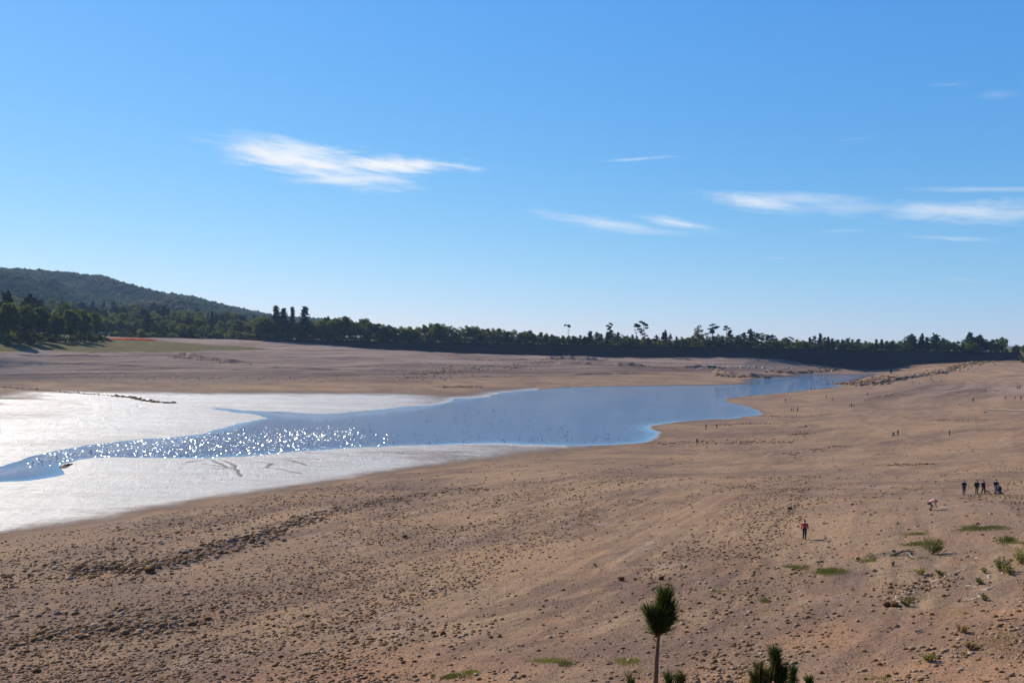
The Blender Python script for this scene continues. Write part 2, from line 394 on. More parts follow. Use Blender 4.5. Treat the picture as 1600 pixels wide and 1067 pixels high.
def in_poly(X, Y, P):
    ins = np.zeros(X.shape, bool); D = np.full(X.shape, 1e9)
    for i in range(len(P)):
        A0, B0 = P[i], P[(i+1) % len(P)]
        D = np.minimum(D, seg_dist(X, Y, A0, B0))
        if A0[1] != B0[1]:
            ins ^= ((A0[1] > Y) != (B0[1] > Y)) & (X < (B0[0]-A0[0])*(Y-A0[1])/(B0[1]-A0[1])+A0[0])
    return np.where(ins, D, -D)
def ppoly(L): return np.array([pix_base(x, y) for x, y in L])
WET = ppoly([(-300,880),(0,845),(100,827),(200,811),(300,793),(400,775),(500,760),(600,744),(700,731),(780,722),(850,712),(950,701),(1010,693),(1012,688),(900,660),(760,612),(700,612),(640,609.5),(560,608),(460,607.5),(330,608),(200,607),(0,601),(-300,598)])
GRASS = ppoly([(-400,548),(0,549),(110,551),(200,551),(320,548.5),(430,546.5),(420,543.5),(330,539),(260,533),(200,528),(100,524),(0,522),(-400,522)])
REDPATCH = [near_xy(560, 830), near_xy(790, 830), near_xy(1290, 1000), near_xy(1330, 985)]

ang = np.concatenate([np.linspace(-180, -80, 14)[:-1], np.linspace(-80, -36, 60)[:-1], np.arange(-36, 36, 0.088), np.linspace(36, 80, 60)[1:], np.linspace(80, 180, 14)[1:-1]])
ang = np.radians(ang)
rad = np.concatenate([[0.5], np.linspace(1, 34, 40), np.geomspace(34, 860, 900)[1:], np.geomspace(860, 1300, 40)[1:], np.geomspace(1300, 14000, 30)[1:]])
na, nr = len(ang), len(rad)
AA, RR = np.meshgrid(ang, rad)
gx = (RR*np.sin(AA)).ravel(); gy = (RR*np.cos(AA)).ravel()
gzv, gzs, gsd, gcr = chunked(ground_full, gx, gy)
near = (gy > 60) & (gy < 830) & (np.abs(gx) < 700)
wetv = np.zeros(len(gx)); grs = np.zeros(len(gx))
d = in_poly(gx[near], gy[near], WET); rn = np.hypot(gx[near], gy[near])
w1 = sstep(d + 3.0*fbm(gx[near]/10, gy[near]/10, 71, 3), -2.5, 13 + rn*0.02 + 35*(gy[near] > 330))
w2 = np.where(gx[near] > 15, .5, .85)*np.exp(-np.maximum(gsd[near], 0)/np.where(gx[near] > 15, 1.2, 9.0))
w1 = w1*(1-.55*sstep(gx[near]/gy[near], -.30, .06))
dc = in_poly(gx[near], gy[near], ppoly([(-120, 614), (60, 615), (140, 625), (166, 640), (125, 652), (0, 662), (-120, 668)]))
w1 = w1*(1-.42*sstep(dc + 9*fbm(gx[near]/14, gy[near]/9, 73, 3), -4, 8))*(1-.30*sstep(fbm(gx[near]/24, gy[near]/8, 75, 4), .12, .45))
wetv[near] = np.maximum(w1, w2)
d = in_poly(gx[near], gy[near], GRASS)
grs[near] = sstep(d + 14*fbm(gx[near]/22, gy[near]/22, 72, 4), -3, 9)
far = (gy > 812); grs[far] = sstep(gy[far], 812, 830)
ri = near_xy(1590, 560)
grs = np.maximum(grs, np.exp(-(((gx-ri[0])/75)**2+((gy-ri[1])/60)**2)**2)*(0.5+fbm(gx/9, gy/9, 74, 3)).clip(0, 1))
rust = np.zeros(len(gx))
for (a_, b_, r_) in ((1290, 1000, 4), (1340, 985, 4), (1440, 1045, 6), (1560, 1050, 6), (1580, 960, 5), (700, 1060, 6), (560, 1055, 7), (1180, 1065, 5)):
    q_ = near_xy(a_, b_); rust = np.maximum(rust, np.exp(-((gx-q_[0])**2+((gy-q_[1])*1.6)**2)/r_**2))
cc = np.stack([gzs, gx*.7+gy*.7, gzs*0], 1)
idx = np.arange(na*nr).reshape(nr, na)
nx = np.roll(idx, -1, 1)
quads = np.stack([idx[:-1], idx[1:], nx[1:], nx[:-1]], -1).reshape(-1, 4)

# ---- ground material
def M_ground():
    m = bpy.data.materials.new("lake_bed_earth"); m.use_nodes = True; N = NT(m.node_tree)
    P = N.n('ShaderNodeNewGeometry').outputs['Position']
    cu, cv, _ = N.sep(N.attr('cc', 'Vector'))
    wet = N.attr('wet'); gr = N.attr('grass'); crk = N.attr('crack')
    # contour-following streaks
    sv = N.xyz(N.math('MULTIPLY', cu, 1.0), N.math('MULTIPLY', cv, 0.035), 0.0)
    st1 = N.noise(sv, 0.9, 5, 0.6, 0.6); st2 = N.noise(sv, 3.4, 5, 0.65, 0.8)
    lo = N.noise(P, 0.035, 5, 0.6, 0.3); md = N.noise(P, 0.25, 5, 0.65); hi = N.noise(P, 2.2, 6, 0.72); vh = N.noise(P, 9.0, 3, .7)
    c = N.mix(N.mapr(st1, .36, .64), (0.231, 0.150, 0.086), (0.138, 0.090, 0.058))
    c = N.mix(N.math('MULTIPLY', N.mapr(st2, .42, .66), .75), c, (0.275, 0.182, 0.101))
    c = N.mix(N.math('MULTIPLY', N.mapr(lo, .45, .68), .6), c, (0.138, 0.094, 0.068))
    c = N.mix(N.math('MULTIPLY', N.mapr(md, .5, .74), .6), c, (0.255, 0.138, 0.068))
    c = N.mix(N.math('MULTIPLY', N.mapr(N.noise(P, .11, 6, .7, 1.0), .56, .72), .5), c, (0.289, 0.215, 0.179))
    hb = N.noise(N.vmul(P, (.35, 1.0, 1.0)), .06, 7, .68, .8)
    c = N.mix(N.mapr(hb, .5, .68, 0, .65), c, (0.289, 0.177, 0.092)); c = N.mix(N.mapr(hb, .34, .48, .7, 0), c, (0.118, 0.075, 0.054))
    c = N.mix(N.math('MULTIPLY', N.attr('rust'), N.mapr(md, .3, .6, .15, .6)), c, (0.304, 0.165, 0.083))
    # far bank: purplish brown silt bands
    _, Yp, Zp = N.sep(P)
    farf = N.math('MULTIPLY', N.mapr(Yp, 300., 420.), N.mapr(cu, 1.6, 3.5))
    band = N.noise(N.xyz(N.math('MULTIPLY', cu, 1.1), N.math('MULTIPLY', cv, 0.006), 4.0), 1.0, 6, .65, .5)
    fc = N.mix(N.mapr(band, .41, .59), (0.080, 0.056, 0.048), (0.233, 0.170, 0.127))
    fc = N.mix(N.math('MULTIPLY', N.mapr(st2, .5, .7), .6), fc, (0.248, 0.162, 0.122))
    lowb = N.math('MULTIPLY', N.mapr(cu, .8, 1.6), N.mapr(N.math('ADD', cu, N.math('MULTIPLY', N.noise(P, .015, 3, .5), 3.0)), 5.0, 8.5, 1, 0))
    fc = N.mix(N.math('MULTIPLY', lowb, N.mapr(band, .3, .6, .85, .45)), fc, (0.073, 0.045, 0.033))
    Xp, _, _ = N.sep(P)
    leftf = N.mapr(Xp, 230., 330., .82, 0.0)
    c = N.mix(N.math('MULTIPLY', farf, leftf), c, fc)
    # pebble speckle
    v = N.voro(P, 3.6); cell = N.sep(v.outputs['Color'])
    spot = N.math('MULTIPLY', N.mapr(v.outputs['Distance'], .16, .34, 1, 0), N.mapr(cell[0], .45, .5))
    c = N.mix(N.math('MULTIPLY', spot, .75), c, N.mix(cell[1], (0.059, 0.033, 0.027), (0.289, 0.209, 0.179)))
    v2 = N.voro(P, 9.5); cell2 = N.sep(v2.outputs['Color'])
    spot2 = N.math('MULTIPLY', N.mapr(v2.outputs['Distance'], .2, .36, 1, 0), N.mapr(cell2[0], .55, .6))
    c = N.mix(N.math('MULTIPLY', spot2, .7), c, N.mix(cell2[1], (0.047, 0.027, 0.021), (0.345, 0.257, 0.228)))
    c = N.mix(N.mapr(hi, .35, .75, .0, .55), c, N.mix(.5, c, (0.111, 0.062, 0.045)))
    # grass on the left shore
    gcol = N.mix(N.mapr(N.noise(P, .12, 6, .7, .5), .35, .65), (0.069, 0.057, 0.012), (0.127, 0.086, 0.030))
    gcol = N.mix(N.mapr(N.noise(P, .5, 5, .7), .4, .7), gcol, (0.037, 0.039, 0.008))
    c = N.mix(gr, c, gcol)
    # wet mud
    wn = N.math('ADD', wet, N.math('MULTIPLY', N.math('SUBTRACT', N.noise(P, .35, 5, .65), .5), .35))
    wf = N.mapr(wn, .12, .75)
    edge = N.mapr(wn, .0, .30)
    c = N.mix(N.math('MULTIPLY', edge, .8), c, (0.096, 0.061, 0.044))
    spk = N.mapr(N.noise(N.vmul(P, (.7, 1.0, 1.0)), 2.6, 5, .7), .50, .66)
    mud = N.mix(N.mapr(N.noise(N.vmul(P, (.3, 1.0, 1.0)), .35, 7, .7, .6), .38, .66), (.21, .175, .138), (.125, .102, .080))
    mud = N.mix(N.math('MULTIPLY', spk, .6), mud, (.055, .043, .033))
    c = N.mix(wf, c, mud)
    c = N.mix(N.math('MULTIPLY', crk, .9, clamp=True), c, (0.081, 0.048, 0.032))
    sh = N.n('ShaderNodeBsdfPrincipled'); N.setin(sh, 'Base Color', c)
    wr = N.mapr(N.math('ADD', N.math('MULTIPLY', N.noise(N.vmul(P, (.5, 1.0, 1.0)), .9, 8, .8), .5), N.math('MULTIPLY', N.noise(N.vmul(P, (.25, 1.0, 1.0)), .045, 6, .65, 1.6), .5)), .38, .62, .36, .66)
    rg = N.math('ADD', N.math('MULTIPLY', wf, N.math('SUBTRACT', wr, .92)), .92)
    rg = N.math('ADD', rg, N.math('MULTIPLY', N.math('MULTIPLY', spk, wf), .08))
    rg = N.math('MINIMUM', N.math('ADD', rg, N.math('MULTIPLY', crk, .6)), 1.0)
    N.setin(sh, 'Roughness', rg)
    N.setin(sh, 'IOR', N.math('ADD', 1.42, N.math('MULTIPLY', wf, .33)))
    N.setin(sh, 'Specular IOR Level', N.math('ADD', .04, N.math('MULTIPLY', wf, .78)))
    bh = N.math('ADD', N.math('MULTIPLY', hi, .16), N.math('MULTIPLY', N.noise(P, .8, 4, .6), .25))
    bh = N.math('ADD', bh, N.math('MULTIPLY', N.math('ADD', spot, N.math('MULTIPLY', spot2, .4)), .09))
    bh = N.math('ADD', bh, N.math('MULTIPLY', vh, .03))
    bh = N.math('ADD', bh, N.math('MULTIPLY', N.math('MULTIPLY', wf, N.noise(N.vmul(P, (1.0, .45, 1.0)), 1.3, 7, .8)), .75))
    nb = N.bump(bh, N.math('SUBTRACT', 1.0, N.math('MULTIPLY', wf, .1)), 1.0)
    N.setin(sh, 'Normal', nb)
    o = N.n('ShaderNodeOutputMaterial'); N.link(sh.outputs[0], o.inputs['Surface'])
    return m
ground = obj('ground', mesh_np('ground', np.stack([gx, gy, gzv], 1), quads, M_ground(), True, dict(wet=wetv, rust=rust, grass=grs, crack=gcr, cc=cc)))
tag(ground, kind='structure')

# ---- water
def M_water():
    m = bpy.data.materials.new("lake_water"); m.use_nodes = True; N = NT(m.node_tree)
    P = N.n('ShaderNodeNewGeometry').outputs['Position']
    calm = N.attr('calm')
    sh = N.n('ShaderNodeBsdfPrincipled')
    sh.inputs['Base Color'].default_value = (.085, .125, .178, 1)
    sh.inputs['IOR'].default_value = 1.36; sh.inputs['Specular IOR Level'].default_value = .5
    N.setin(sh, 'Roughness', N.mapr(calm, 0, 1, .025, .03))
    q = N.vmul(P, (1.0, .75, 1.0))
    h = N.math('ADD', N.math('MULTIPLY', N.noise(q, .75, 2, .5, .4), .75), N.math('MULTIPLY', N.noise(q, 2.3, 3, .6, .3), .26))
    gust = N.noise(P, .012, 3, .5)
    st = N.math('MULTIPLY', N.mapr(calm, 0, 1, 1.0, .12), N.mapr(gust, .3, .7, .75, 1.0))
    ch = N.attr('chop')
    nb = N.bump(N.math('MULTIPLY', h, N.math('ADD', 1.0, N.math('MULTIPLY', ch, .5))), st, .55)
    # choppy facets where the breeze ruffles the water
    vc = N.voro(N.vmul(P, (7.0, 3.4, 1.0)), 1.0); r_, g_, b_ = N.sep(vc.outputs['Color'])
    fx = N.math('MULTIPLY', N.math('SUBTRACT', r_, .72), 1.0); fy = N.math('MULTIPLY', N.math('SUBTRACT', g_, .78), 1.1)
    vn = N.t.nodes.new('ShaderNodeVectorMath'); vn.operation = 'NORMALIZE'; N.setin(vn, 0, N.xyz(fx, fy, 1.0))
    sel = N.math('MULTIPLY', N.mapr(ch, .02, .12, 0, 1), N.math('GREATER_THAN', N.math('ADD', b_, N.math('MULTIPLY', ch, .42)), 1.0))
    mixn = N.t.nodes.new('ShaderNodeMix'); mixn.data_type = 'VECTOR'; N.setin(mixn, 0, sel); N.link(nb, mixn.inputs[4]); N.link(vn.outputs[0], mixn.inputs[5])
    N.setin(sh, 'Normal', mixn.outputs[1])
    N.setin(sh, 'Roughness', N.math('ADD', .028, N.math('MULTIPLY', sel, .12)))
    o = N.n('ShaderNodeOutputMaterial'); N.link(sh.outputs[0], o.inputs['Surface'])
    return m
wx, wy = np.meshgrid(np.arange(-560, 620, 3.0), np.arange(110, 812, 3.0)); shp = wx.shape
wx = wx.ravel(); wy = wy.ravel(); wsd = sdf(wx, wy)
calm = np.exp(-np.maximum(-wsd, 0)/(3+2.5*(1+np.clip(fbm(wx/50, wy/50, 91, 3)*2, -1, 1.5))))
chp = np.zeros(wx.shape)
for (a_, b_, r_) in (((190, 695), (300, 700), 20), ((300, 692), (400, 690), 24), ((400, 690), (480, 680), 16), ((120, 712), (190, 702), 10)):
    chp = np.maximum(chp, np.exp(-(seg_dist(wx, wy, np.array(at_drop(*a_, CAM_Z)), np.array(at_drop(*b_, CAM_Z)))/r_)**2))
wi = np.arange(wx.size).reshape(shp)
wq = np.stack([wi[:-1, :-1], wi[:-1, 1:], wi[1:, 1:], wi[1:, :-1]], -1).reshape(-1, 4)
keep = (wsd[wq].min(1) < 6); wq = wq[keep]
use = np.unique(wq); remap = np.zeros(wx.size, int); remap[use] = np.arange(len(use))
water = obj('water', mesh_np('water', np.stack([wx[use], wy[use], 0*wx[use]], 1), remap[wq], M_water(), True, dict(calm=calm[use], chop=chp[use])))
tag(water, kind='structure')

# ------------------------------------------------------------------ materials
def M_flat(name, col, rough=.8, vary=.25, scale=6.0, metal=0.0, spec=.3, bump=0.0, rnd=0.0):
    m = bpy.data.materials.new(name); m.use_nodes = True; N = NT(m.node_tree)
    tc = N.n('ShaderNodeTexCoord').outputs['Object']
    nz = N.noise(tc, scale, 4, .6)
    c = N.mix(N.mapr(nz, .3, .7, 0, vary), col, tuple(x*.45 for x in col))
    if rnd:
        oi = N.n('ShaderNodeObjectInfo').outputs['Random']
        c = N.mix(N.math('MULTIPLY', oi, rnd), c, tuple(x*.5 for x in col))
    sh = N.n('ShaderNodeBsdfPrincipled'); N.setin(sh, 'Base Color', c)
    sh.inputs['Roughness'].default_value = rough; sh.inputs['Metallic'].default_value = metal
    sh.inputs['Specular IOR Level'].default_value = spec
    if bump: N.setin(sh, 'Normal', N.bump(nz, 1.0, bump))
    o = N.n('ShaderNodeOutputMaterial'); N.link(sh.outputs[0], o.inputs['Surface'])
    return m
def M_leaf(name, c1, c2, c3, trans=.3, scale=.35, glob=0.5):
    m = bpy.data.materials.new(name); m.use_nodes = True; N = NT(m.node_tree)
    P = N.n('ShaderNodeNewGeometry').outputs['Position']
    oi = N.n('ShaderNodeObjectInfo').outputs['Random']
    c = N.mix(N.math('MULTIPLY', oi, 1.0), c1, c2)
    c = N.mix(N.mapr(N.noise(P, scale, 4, .6), .4, .7, 0, glob), c, c3)
    df = N.n('ShaderNodeBsdfDiffuse'); N.setin(df, 'Color', c)
    tr = N.n('ShaderNodeBsdfTranslucent'); N.setin(tr, 'Color', N.mix(.5, c, N.mix(1.0, c, (1.5, 1.6, .7), 'MULTIPLY')))
    mx = N.n('ShaderNodeMixShader'); mx.inputs[0].default_value = trans
    N.link(df.outputs[0], mx.inputs[1]); N.link(tr.outputs[0], mx.inputs[2])
    o = N.n('ShaderNodeOutputMaterial'); N.link(mx.outputs[0], o.inputs['Surface'])
    return m
bark = M_flat('bark', (.085, .062, .046), .9, .6, 3.0)
leaf_broad = M_leaf('broad_leaves', (0.040, 0.058, 0.012), (0.105, 0.112, 0.022), (0.180, 0.165, 0.032), .48)
leaf_dark = M_leaf('conifer_needles', (0.015, 0.028, 0.013), (0.028, 0.043, 0.016), (0.037, 0.049, 0.018), .15)
leaf_pale = M_leaf('pale_leaves', (0.082, 0.102, 0.033), (0.123, 0.131, 0.049), (0.131, 0.135, 0.057), .4)
leaf_hill = None

# ------------------------------------------------------------------ trees
def tube(pts, radii, sides=6):
    pts = np.asarray(pts, float); V = []; Fq = []
    n = len(pts)
    for i in range(n):
        t = pts[min(i+1, n-1)]-pts[max(i-1, 0)]; t = t/(np.linalg.norm(t)+1e-9)
        a = np.cross(t, [0.3, 0.9, 0.1] if abs(t[1]) < .8 else [1, 0, 0]); a /= np.linalg.norm(a); b = np.cross(t, a)
        for k in range(sides):
            th = 2*math.pi*k/sides; V.append(pts[i]+radii[i]*(math.cos(th)*a+math.sin(th)*b))
    for i in range(n-1):
        for k in range(sides):
            Fq.append((i*sides+k, i*sides+(k+1) % sides, (i+1)*sides+(k+1) % sides, (i+1)*sides+k))
    return np.array(V), np.array(Fq)
class Acc:
    def __init__(s): s.V = []; s.F = {}; s.n = 0
    def add(s, V, Fc):
        V = np.asarray(V, float)
        for f in (Fc if isinstance(Fc, list) else [Fc]):
            f = np.asarray(f); s.F.setdefault(f.shape[1], []).append(f+s.n)
        s.V.append(V); s.n += len(V)
    def mesh(s, name, mat, smooth=False):
        return mesh_np(name, np.concatenate(s.V), [np.concatenate(f) for f in s.F.values()], mat, smooth)
def leaf_quads(C, size, g, flat=0.0, stretch=1.6):
    n = len(C); nrm = g.normal(size=(n, 3)); nrm[:, 2] += flat*3
    nrm /= np.linalg.norm(nrm, axis=1)[:, None]
    a = np.cross(nrm, g.normal(size=(n, 3))); a /= np.linalg.norm(a, axis=1)[:, None]; b = np.cross(nrm, a)
    s = (size*g.uniform(.6, 1.35, n))[:, None]
    V = np.stack([C-a*s*stretch*.5, C+b*s*.35, C+a*s*stretch*.5, C-b*s*.35+nrm*s*.1], 1).reshape(-1, 3)
    return V, np.arange(n*4).reshape(n, 4)
def clump(c, rx, rz, n, g):
    d = g.normal(size=(n, 3)); d /= np.linalg.norm(d, axis=1)[:, None]
    r = g.uniform(.35, 1.0, n)[:, None]**.6
    p = d*r; p[:, :2] *= rx; p[:, 2] *= rz
    return p+np.asarray(c)
def make_tree(kind, seed, n=2000, leaf=.034):
    """unit-height tree -> trunk mesh, crown mesh"""
    g = np.random.default_rng(seed); T = Acc(); C = []
    def trunk(lean, top, r0, curve=.02):
        p = [np.array([lean[0]*t+curve*math.sin(t*5+seed), lean[1]*t+curve*math.cos(t*4+seed)-curve*math.cos(seed), t*top]) for t in np.linspace(0, 1, 7)]
        p[0][2] = -.03
        T.add(*tube(p, [r0*(1-.85*t)+.002 for t in np.linspace(0, 1, 7)])); return p
    def limb(a, b, r):
        m = (a+b)/2+np.array([0, 0, -.02])+g.normal(size=3)*.01
        T.add(*tube([a, m, b], [r, r*.6, r*.25], 4))
    if kind in ('round', 'airy', 'wide'):
        rx, rz, cz = dict(round=(.33, .45, .52), airy=(.28, .42, .56), wide=(.42, .40, .56))[kind]
        p = trunk(g.normal(size=2)*.04, .72, .022)
        nc = dict(round=38, airy=24, wide=46)[kind]*(2 if n > 5000 else 1)
        cs = []
        while len(cs) < nc:
            q = g.uniform(-1, 1, 3)
            if q@q > 1 or q@q < .16: continue
            if q[2] < -.75 and g.random() < .5: continue
            w = 1.0 if q[2] < .2 else 1-.35*(q[2]-.2)
            cs.append(np.array([q[0]*rx*.82*w, q[1]*rx*.82*w, cz+q[2]*rz*.80]))
        rc = dict(round=.105, airy=.09, wide=.10)[kind]*(.8 if n > 5000 else 1)
        for i, c in enumerate(cs):
            s = g.uniform(.65, 1.25)
            C.append(clump(c, rc*s, rc*s*.75, int(n/nc*s*s), g))
            if i % 2 == 0: limb(p[3+(i//2) % 3]*1.0, c, .008)
    elif kind == 'fir':
        p = trunk(g.normal(size=2)*.02, .98, .016, .008)
        wd = g.uniform(.11, .16); levels = 20
        for i in range(levels):
            z = .16+.82*i/levels; L = wd*(1-((z-.1)/.92)**1.6)*g.uniform(.55, 1.25)+.016
            for k in range(6):
                if g.random() < .18: continue
                th = g.uniform(0, 6.28); m = max(4, int(n/(levels*5)*(L/wd*1.2+.3)))
                t = g.uniform(.05, 1, m); rr = L*t*g.uniform(.7, 1.2)
                q = np.stack([rr*np.cos(th)+g.normal(size=m)*.012, rr*np.sin(th)+g.normal(size=m)*.012, z-.25*rr+.05*(t**2)*.5+g.normal(size=m)*.008], 1)
                C.append(q)
    elif kind == 'cedar':
        p = trunk(g.normal(size=2)*.05, .96, .022, .015)
        lv = 11
        for i in range(lv):
            z = .22+.74*i/lv; L = .30*(1-((z-.15)/.95)**1.8)*g.uniform(.5, 1.25)+.03
            for k in range(3):
                th = g.uniform(0, 6.28); e = np.array([math.cos(th)*L*.6+p[0][0], math.sin(th)*L*.6, z+g.normal()*.015])
                C.append(clump(e, L*.55+.02, .032, int(n/(lv*3)), g)); limb(np.array([0, 0, z-.04]), e, .007)
        C.append(clump((p[-1][0], p[-1][1], .95), .035, .05, int(n*.03), g))
    elif kind == 'scots':
        p = trunk((g.uniform(-.07, .07), g.normal()*.03), .90, .017, .03)
        top = p[-1]
        for i in range(9):
            z = .58+.40*i/8; s = g.uniform(.6, 1.2)
            off = np.array([g.normal()*.09, g.normal()*.08, 0]); c = np.array([top[0]*z, top[1]*z, z])+off
            C.append(clump(c, .085*s, .035*s, int(n/10*s), g)); limb(np.array([top[0]*(z-.06), top[1]*(z-.06), z-.06]), c, .007)
        for i in range(4):
            z = g.uniform(.3, .55); c = np.array([g.normal()*.07, g.normal()*.07, z]); C.append(clump(c, .045, .02, int(n/28), g)); limb(np.array([0, 0, z-.04]), c, .005)
    elif kind == 'tuft':  # tall bare stem with small round head
        p = trunk((g.uniform(-.03, .03), 0), .92, .010, .01)
        for i in range(5): C.append(clump(p[-1]+np.array([g.normal()*.05, g.normal()*.05, g.uniform(-.03, .06)]), .06, .032, n//6, g))
        for z in (.45, .6, .72): C.append(clump((g.normal()*.03, g.normal()*.03, z), .02, .012, n//60, g))
    elif kind == 'bush':
        for i in range(14):
            q = np.array([g.normal()*.33, g.normal()*.33, g.uniform(.15, .8)]); s = g.uniform(.6, 1.2)
            C.append(clump(q, .24*s, .2*s, n//14, g))
        for i in range(6):
            T.add(*tube([[g.normal()*.03, g.normal()*.03, -.05], [g.normal()*.12, g.normal()*.12, .35], [g.normal()*.3, g.normal()*.3, .8]], [.02, .014, .004], 4))
    C = np.concatenate(C)
    mat = {'round': leaf_broad, 'wide': leaf_broad, 'airy': leaf_pale, 'fir': leaf_dark, 'cedar': leaf_dark, 'scots': leaf_dark, 'tuft': leaf_dark, 'bush': leaf_broad}[kind]
    A2 = Acc(); A2.add(*leaf_quads(C, leaf, g, .25 if kind in ('cedar', 'scots') else 0))
    return T.mesh('trunk', bark, True), A2.mesh('crown', mat)
LIB = {}
def tree_lib(kind, nvar, n, leaf, tagk=None):
    LIB[tagk or kind] = [make_tree(kind, 100*len(LIB)+i, n, leaf) for i in range(nvar)]
tree_lib('round', 6, 2600, .042); tree_lib('airy', 3, 1300, .034); tree_lib('fir', 5, 2200, .032); tree_lib('cedar', 5, 2600, .034)
tree_lib('scots', 5, 1500, .034); tree_lib('tuft', 3, 900, .034); tree_lib('wide', 4, 3000, .04)
tree_lib('round', 5, 7000, .036, 'round_big'); tree_lib('wide', 3, 8000, .034, 'wide_big'); tree_lib('bush', 4, 1400, .09)
TN = dict(round='broadleaf_tree', airy='pale_tree', fir='fir_tree', cedar='cedar_tree', scots='pine_tree', tuft='pine_tree', wide='broadleaf_tree', round_big='broadleaf_tree', wide_big='broadleaf_tree', bush='shrub')
tcount = {}
def tree(kind, X, Y, Z, H, label, group=None, wid=1.0, cat=None, crown_mat=None):
    i = tcount.get(kind, 0); tcount[kind] = i+1
    tm, cm = LIB[kind][i % len(LIB[kind])]
    root = empty(TN[kind], (X, Y, Z), random.uniform(0, 6.28), (H*wid, H*wid, H))
    t = obj('trunk' if kind != 'bush' else 'stem', tm, root)
    c = obj('crown', cm, root)
    if crown_mat:
        c.material_slots[0].link = 'OBJECT'; c.material_slots[0].material = crown_mat
    tag(root, label, cat or ('shrub' if kind == 'bush' else 'tree'), group)
    return root
def top_height(px, pytop, Y, basez):
    """tree height so that its tip shows at that pixel row"""
    d = ray(px, pytop); return CAM_Z + d[2]/d[1]*Y - basez
def x_at(px, py, Y): d = ray(px, py); return d[0]/d[1]*Y
# skyline of the dam's tree row
SKY = [(400,492),(420,490),(432,496),(470,500),(490,498),(505,496),(520,491),(540,491),(550,496),(565,494),(575,494),(585,504),(600,502),(615,507),(640,508),(655,509),(670,503),(690,503),(705,506),(720,509),(740,504),(755,509),(770,509),(790,514),(810,512),(830,515),(850,518),(865,521),(900,524),(915,523),(925,514),(940,522),(955,516),(975,520),(1000,526),(1020,526),(1040,518),(1060,523),(1075,524),(1095,520),(1118,520),(1138,522),(1150,521),(1175,517),(1200,523),(1225,524),(1240,526),(1255,527),(1280,524),(1310,527),(1340,529),(1365,529),(1385,531),(1400,531),(1415,526),(1440,524),(1460,524),(1475,527),(1500,530),(1515,524),(1530,526),(1550,530),(1565,526),(1580,531),(1640,532)]
skx = [a for a, b in SKY]; sky_ = [b for a, b in SKY]
GD = 'trees in the long row on the far dam'
px_ = 402.0
while px_ < 1570:
    Y = random.choice((823, 826, 829, 833, 838)); top = np.interp(px_, skx, sky_) + abs(random.gauss(0, 2.6)) - 1.0
    X = x_at(px_, 535, Y); bz = 21.6
    H = top_height(px_, top, Y, bz)
    if px_ < 640: kd = random.choice(['round', 'round', 'cedar', 'round', 'wide'])
    elif px_ < 900: kd = random.choice(['round', 'round', 'wide', 'round', 'airy'])
    elif px_ < 1180: kd = random.choice(['round', 'airy', 'cedar', 'round', 'fir'])
    else: kd = random.choice(['cedar', 'fir', 'cedar', 'scots', 'cedar', 'round'])
    lab = {'round': 'dark green rounded broadleaf tree in the long row on the far dam', 'wide': 'dark green rounded broadleaf tree in the long row on the far dam', 'airy': 'pale yellow green loose tree in the row on the far dam',
           'cedar': 'dark layered conifer in the long row on the far dam', 'fir': 'dark narrow spiky conifer in the row on the far dam', 'scots': 'dark pine with flat top tufts in the row on the far dam'}[kd]
    w = {'round': 1.05, 'wide': .9, 'airy': 1.0, 'cedar': 1.15, 'fir': 1.9, 'scots': 1.35}[kd]*random.uniform(.85, 1.3)
    tree(kd, X, Y, bz, max(H, 6), lab, GD, w)
    px_ += random.uniform(6.0, 10.5)
# low understorey shrubs that close the row
px_ = 165.0
while px_ < 1560:
    Y = random.choice((821.5, 830, 841)); X = x_at(px_, 535, Y)
    tree('bush', X, Y, 21.5, random.uniform(5.5, 10), 'low dark bush between the trunks on the far dam', 'bushes between the trunks on the far dam', random.uniform(1.0, 1.5))
    px_ += random.uniform(7, 12)
# the ones that stand out above the row
for (px, top, kd, w, lab) in [
  (432, 476, 'fir', 1.35, 'tall dark spire fir, leftmost of the four standing above the woods'), (443, 480, 'fir', 1.7, 'bushy dark fir, second of the four above the woods'),
  (457, 478, 'fir', 1.0, 'thinnest dark fir, third of the four above the woods'), (477, 477, 'fir', 1.6, 'broad dark fir with gappy top, rightmost of the four above the woods'),
  (888, 507, 'tuft', 1.1, 'slim bare pine with a small ragged head, alone above low trees'), (955, 505, 'scots', .9, 'dark pine leaning right with a tufted top above rounded trees'),
  (994, 506, 'tuft', 1.5, 'thin pine with small round head, left one of the touching pair'), (1006, 502, 'scots', 1.25, 'tallest open crowned pine, right one of the touching pair'),
  (1040, 515, 'fir', 1.4, 'pointed dark conifer with a thin tip right of the pair of pines'), (1093, 505, 'airy', 1.0, 'tall sparse grey crowned tree with upright bare twigs'),
  (1117, 506, 'scots', 1.5, 'wide topped pine with drooping clumps beside sparse grey tree'), (1138, 509, 'scots', 1.2, 'umbrella headed pine above a dense dark base'),
  (1172, 513, 'cedar', .9, 'ragged dark tree with twiggy top, right of the umbrella headed pine'), (1282, 520, 'fir', 1.4, 'twisted spiky conifer rising above the dark right half of the row'),
  (1425, 521, 'cedar', 1.15, 'broad dark cedar, left of the two twins above the far bank'), (1441, 520, 'fir', 1.4, 'thin pointed conifer between two broad cedars above the far bank'),
  (1462, 520, 'cedar', 1.1, 'leaning layered cedar above the right part of the dam'), (1517, 518.5, 'cedar', 1.25, 'tallest layered cedar near the right end of the dam'),
  (1532, 522, 'cedar', .9, 'smaller cedar right of the tallest layered one'), (1567, 524, 'wide', .8, 'domed dark tree at the right end of the dam')]:
    Y = 827; X = x_at(px, top, Y); H = top_height(px, top, Y, 21.6)
    tree(kd, X, Y, 21.6, H, lab, None, w)
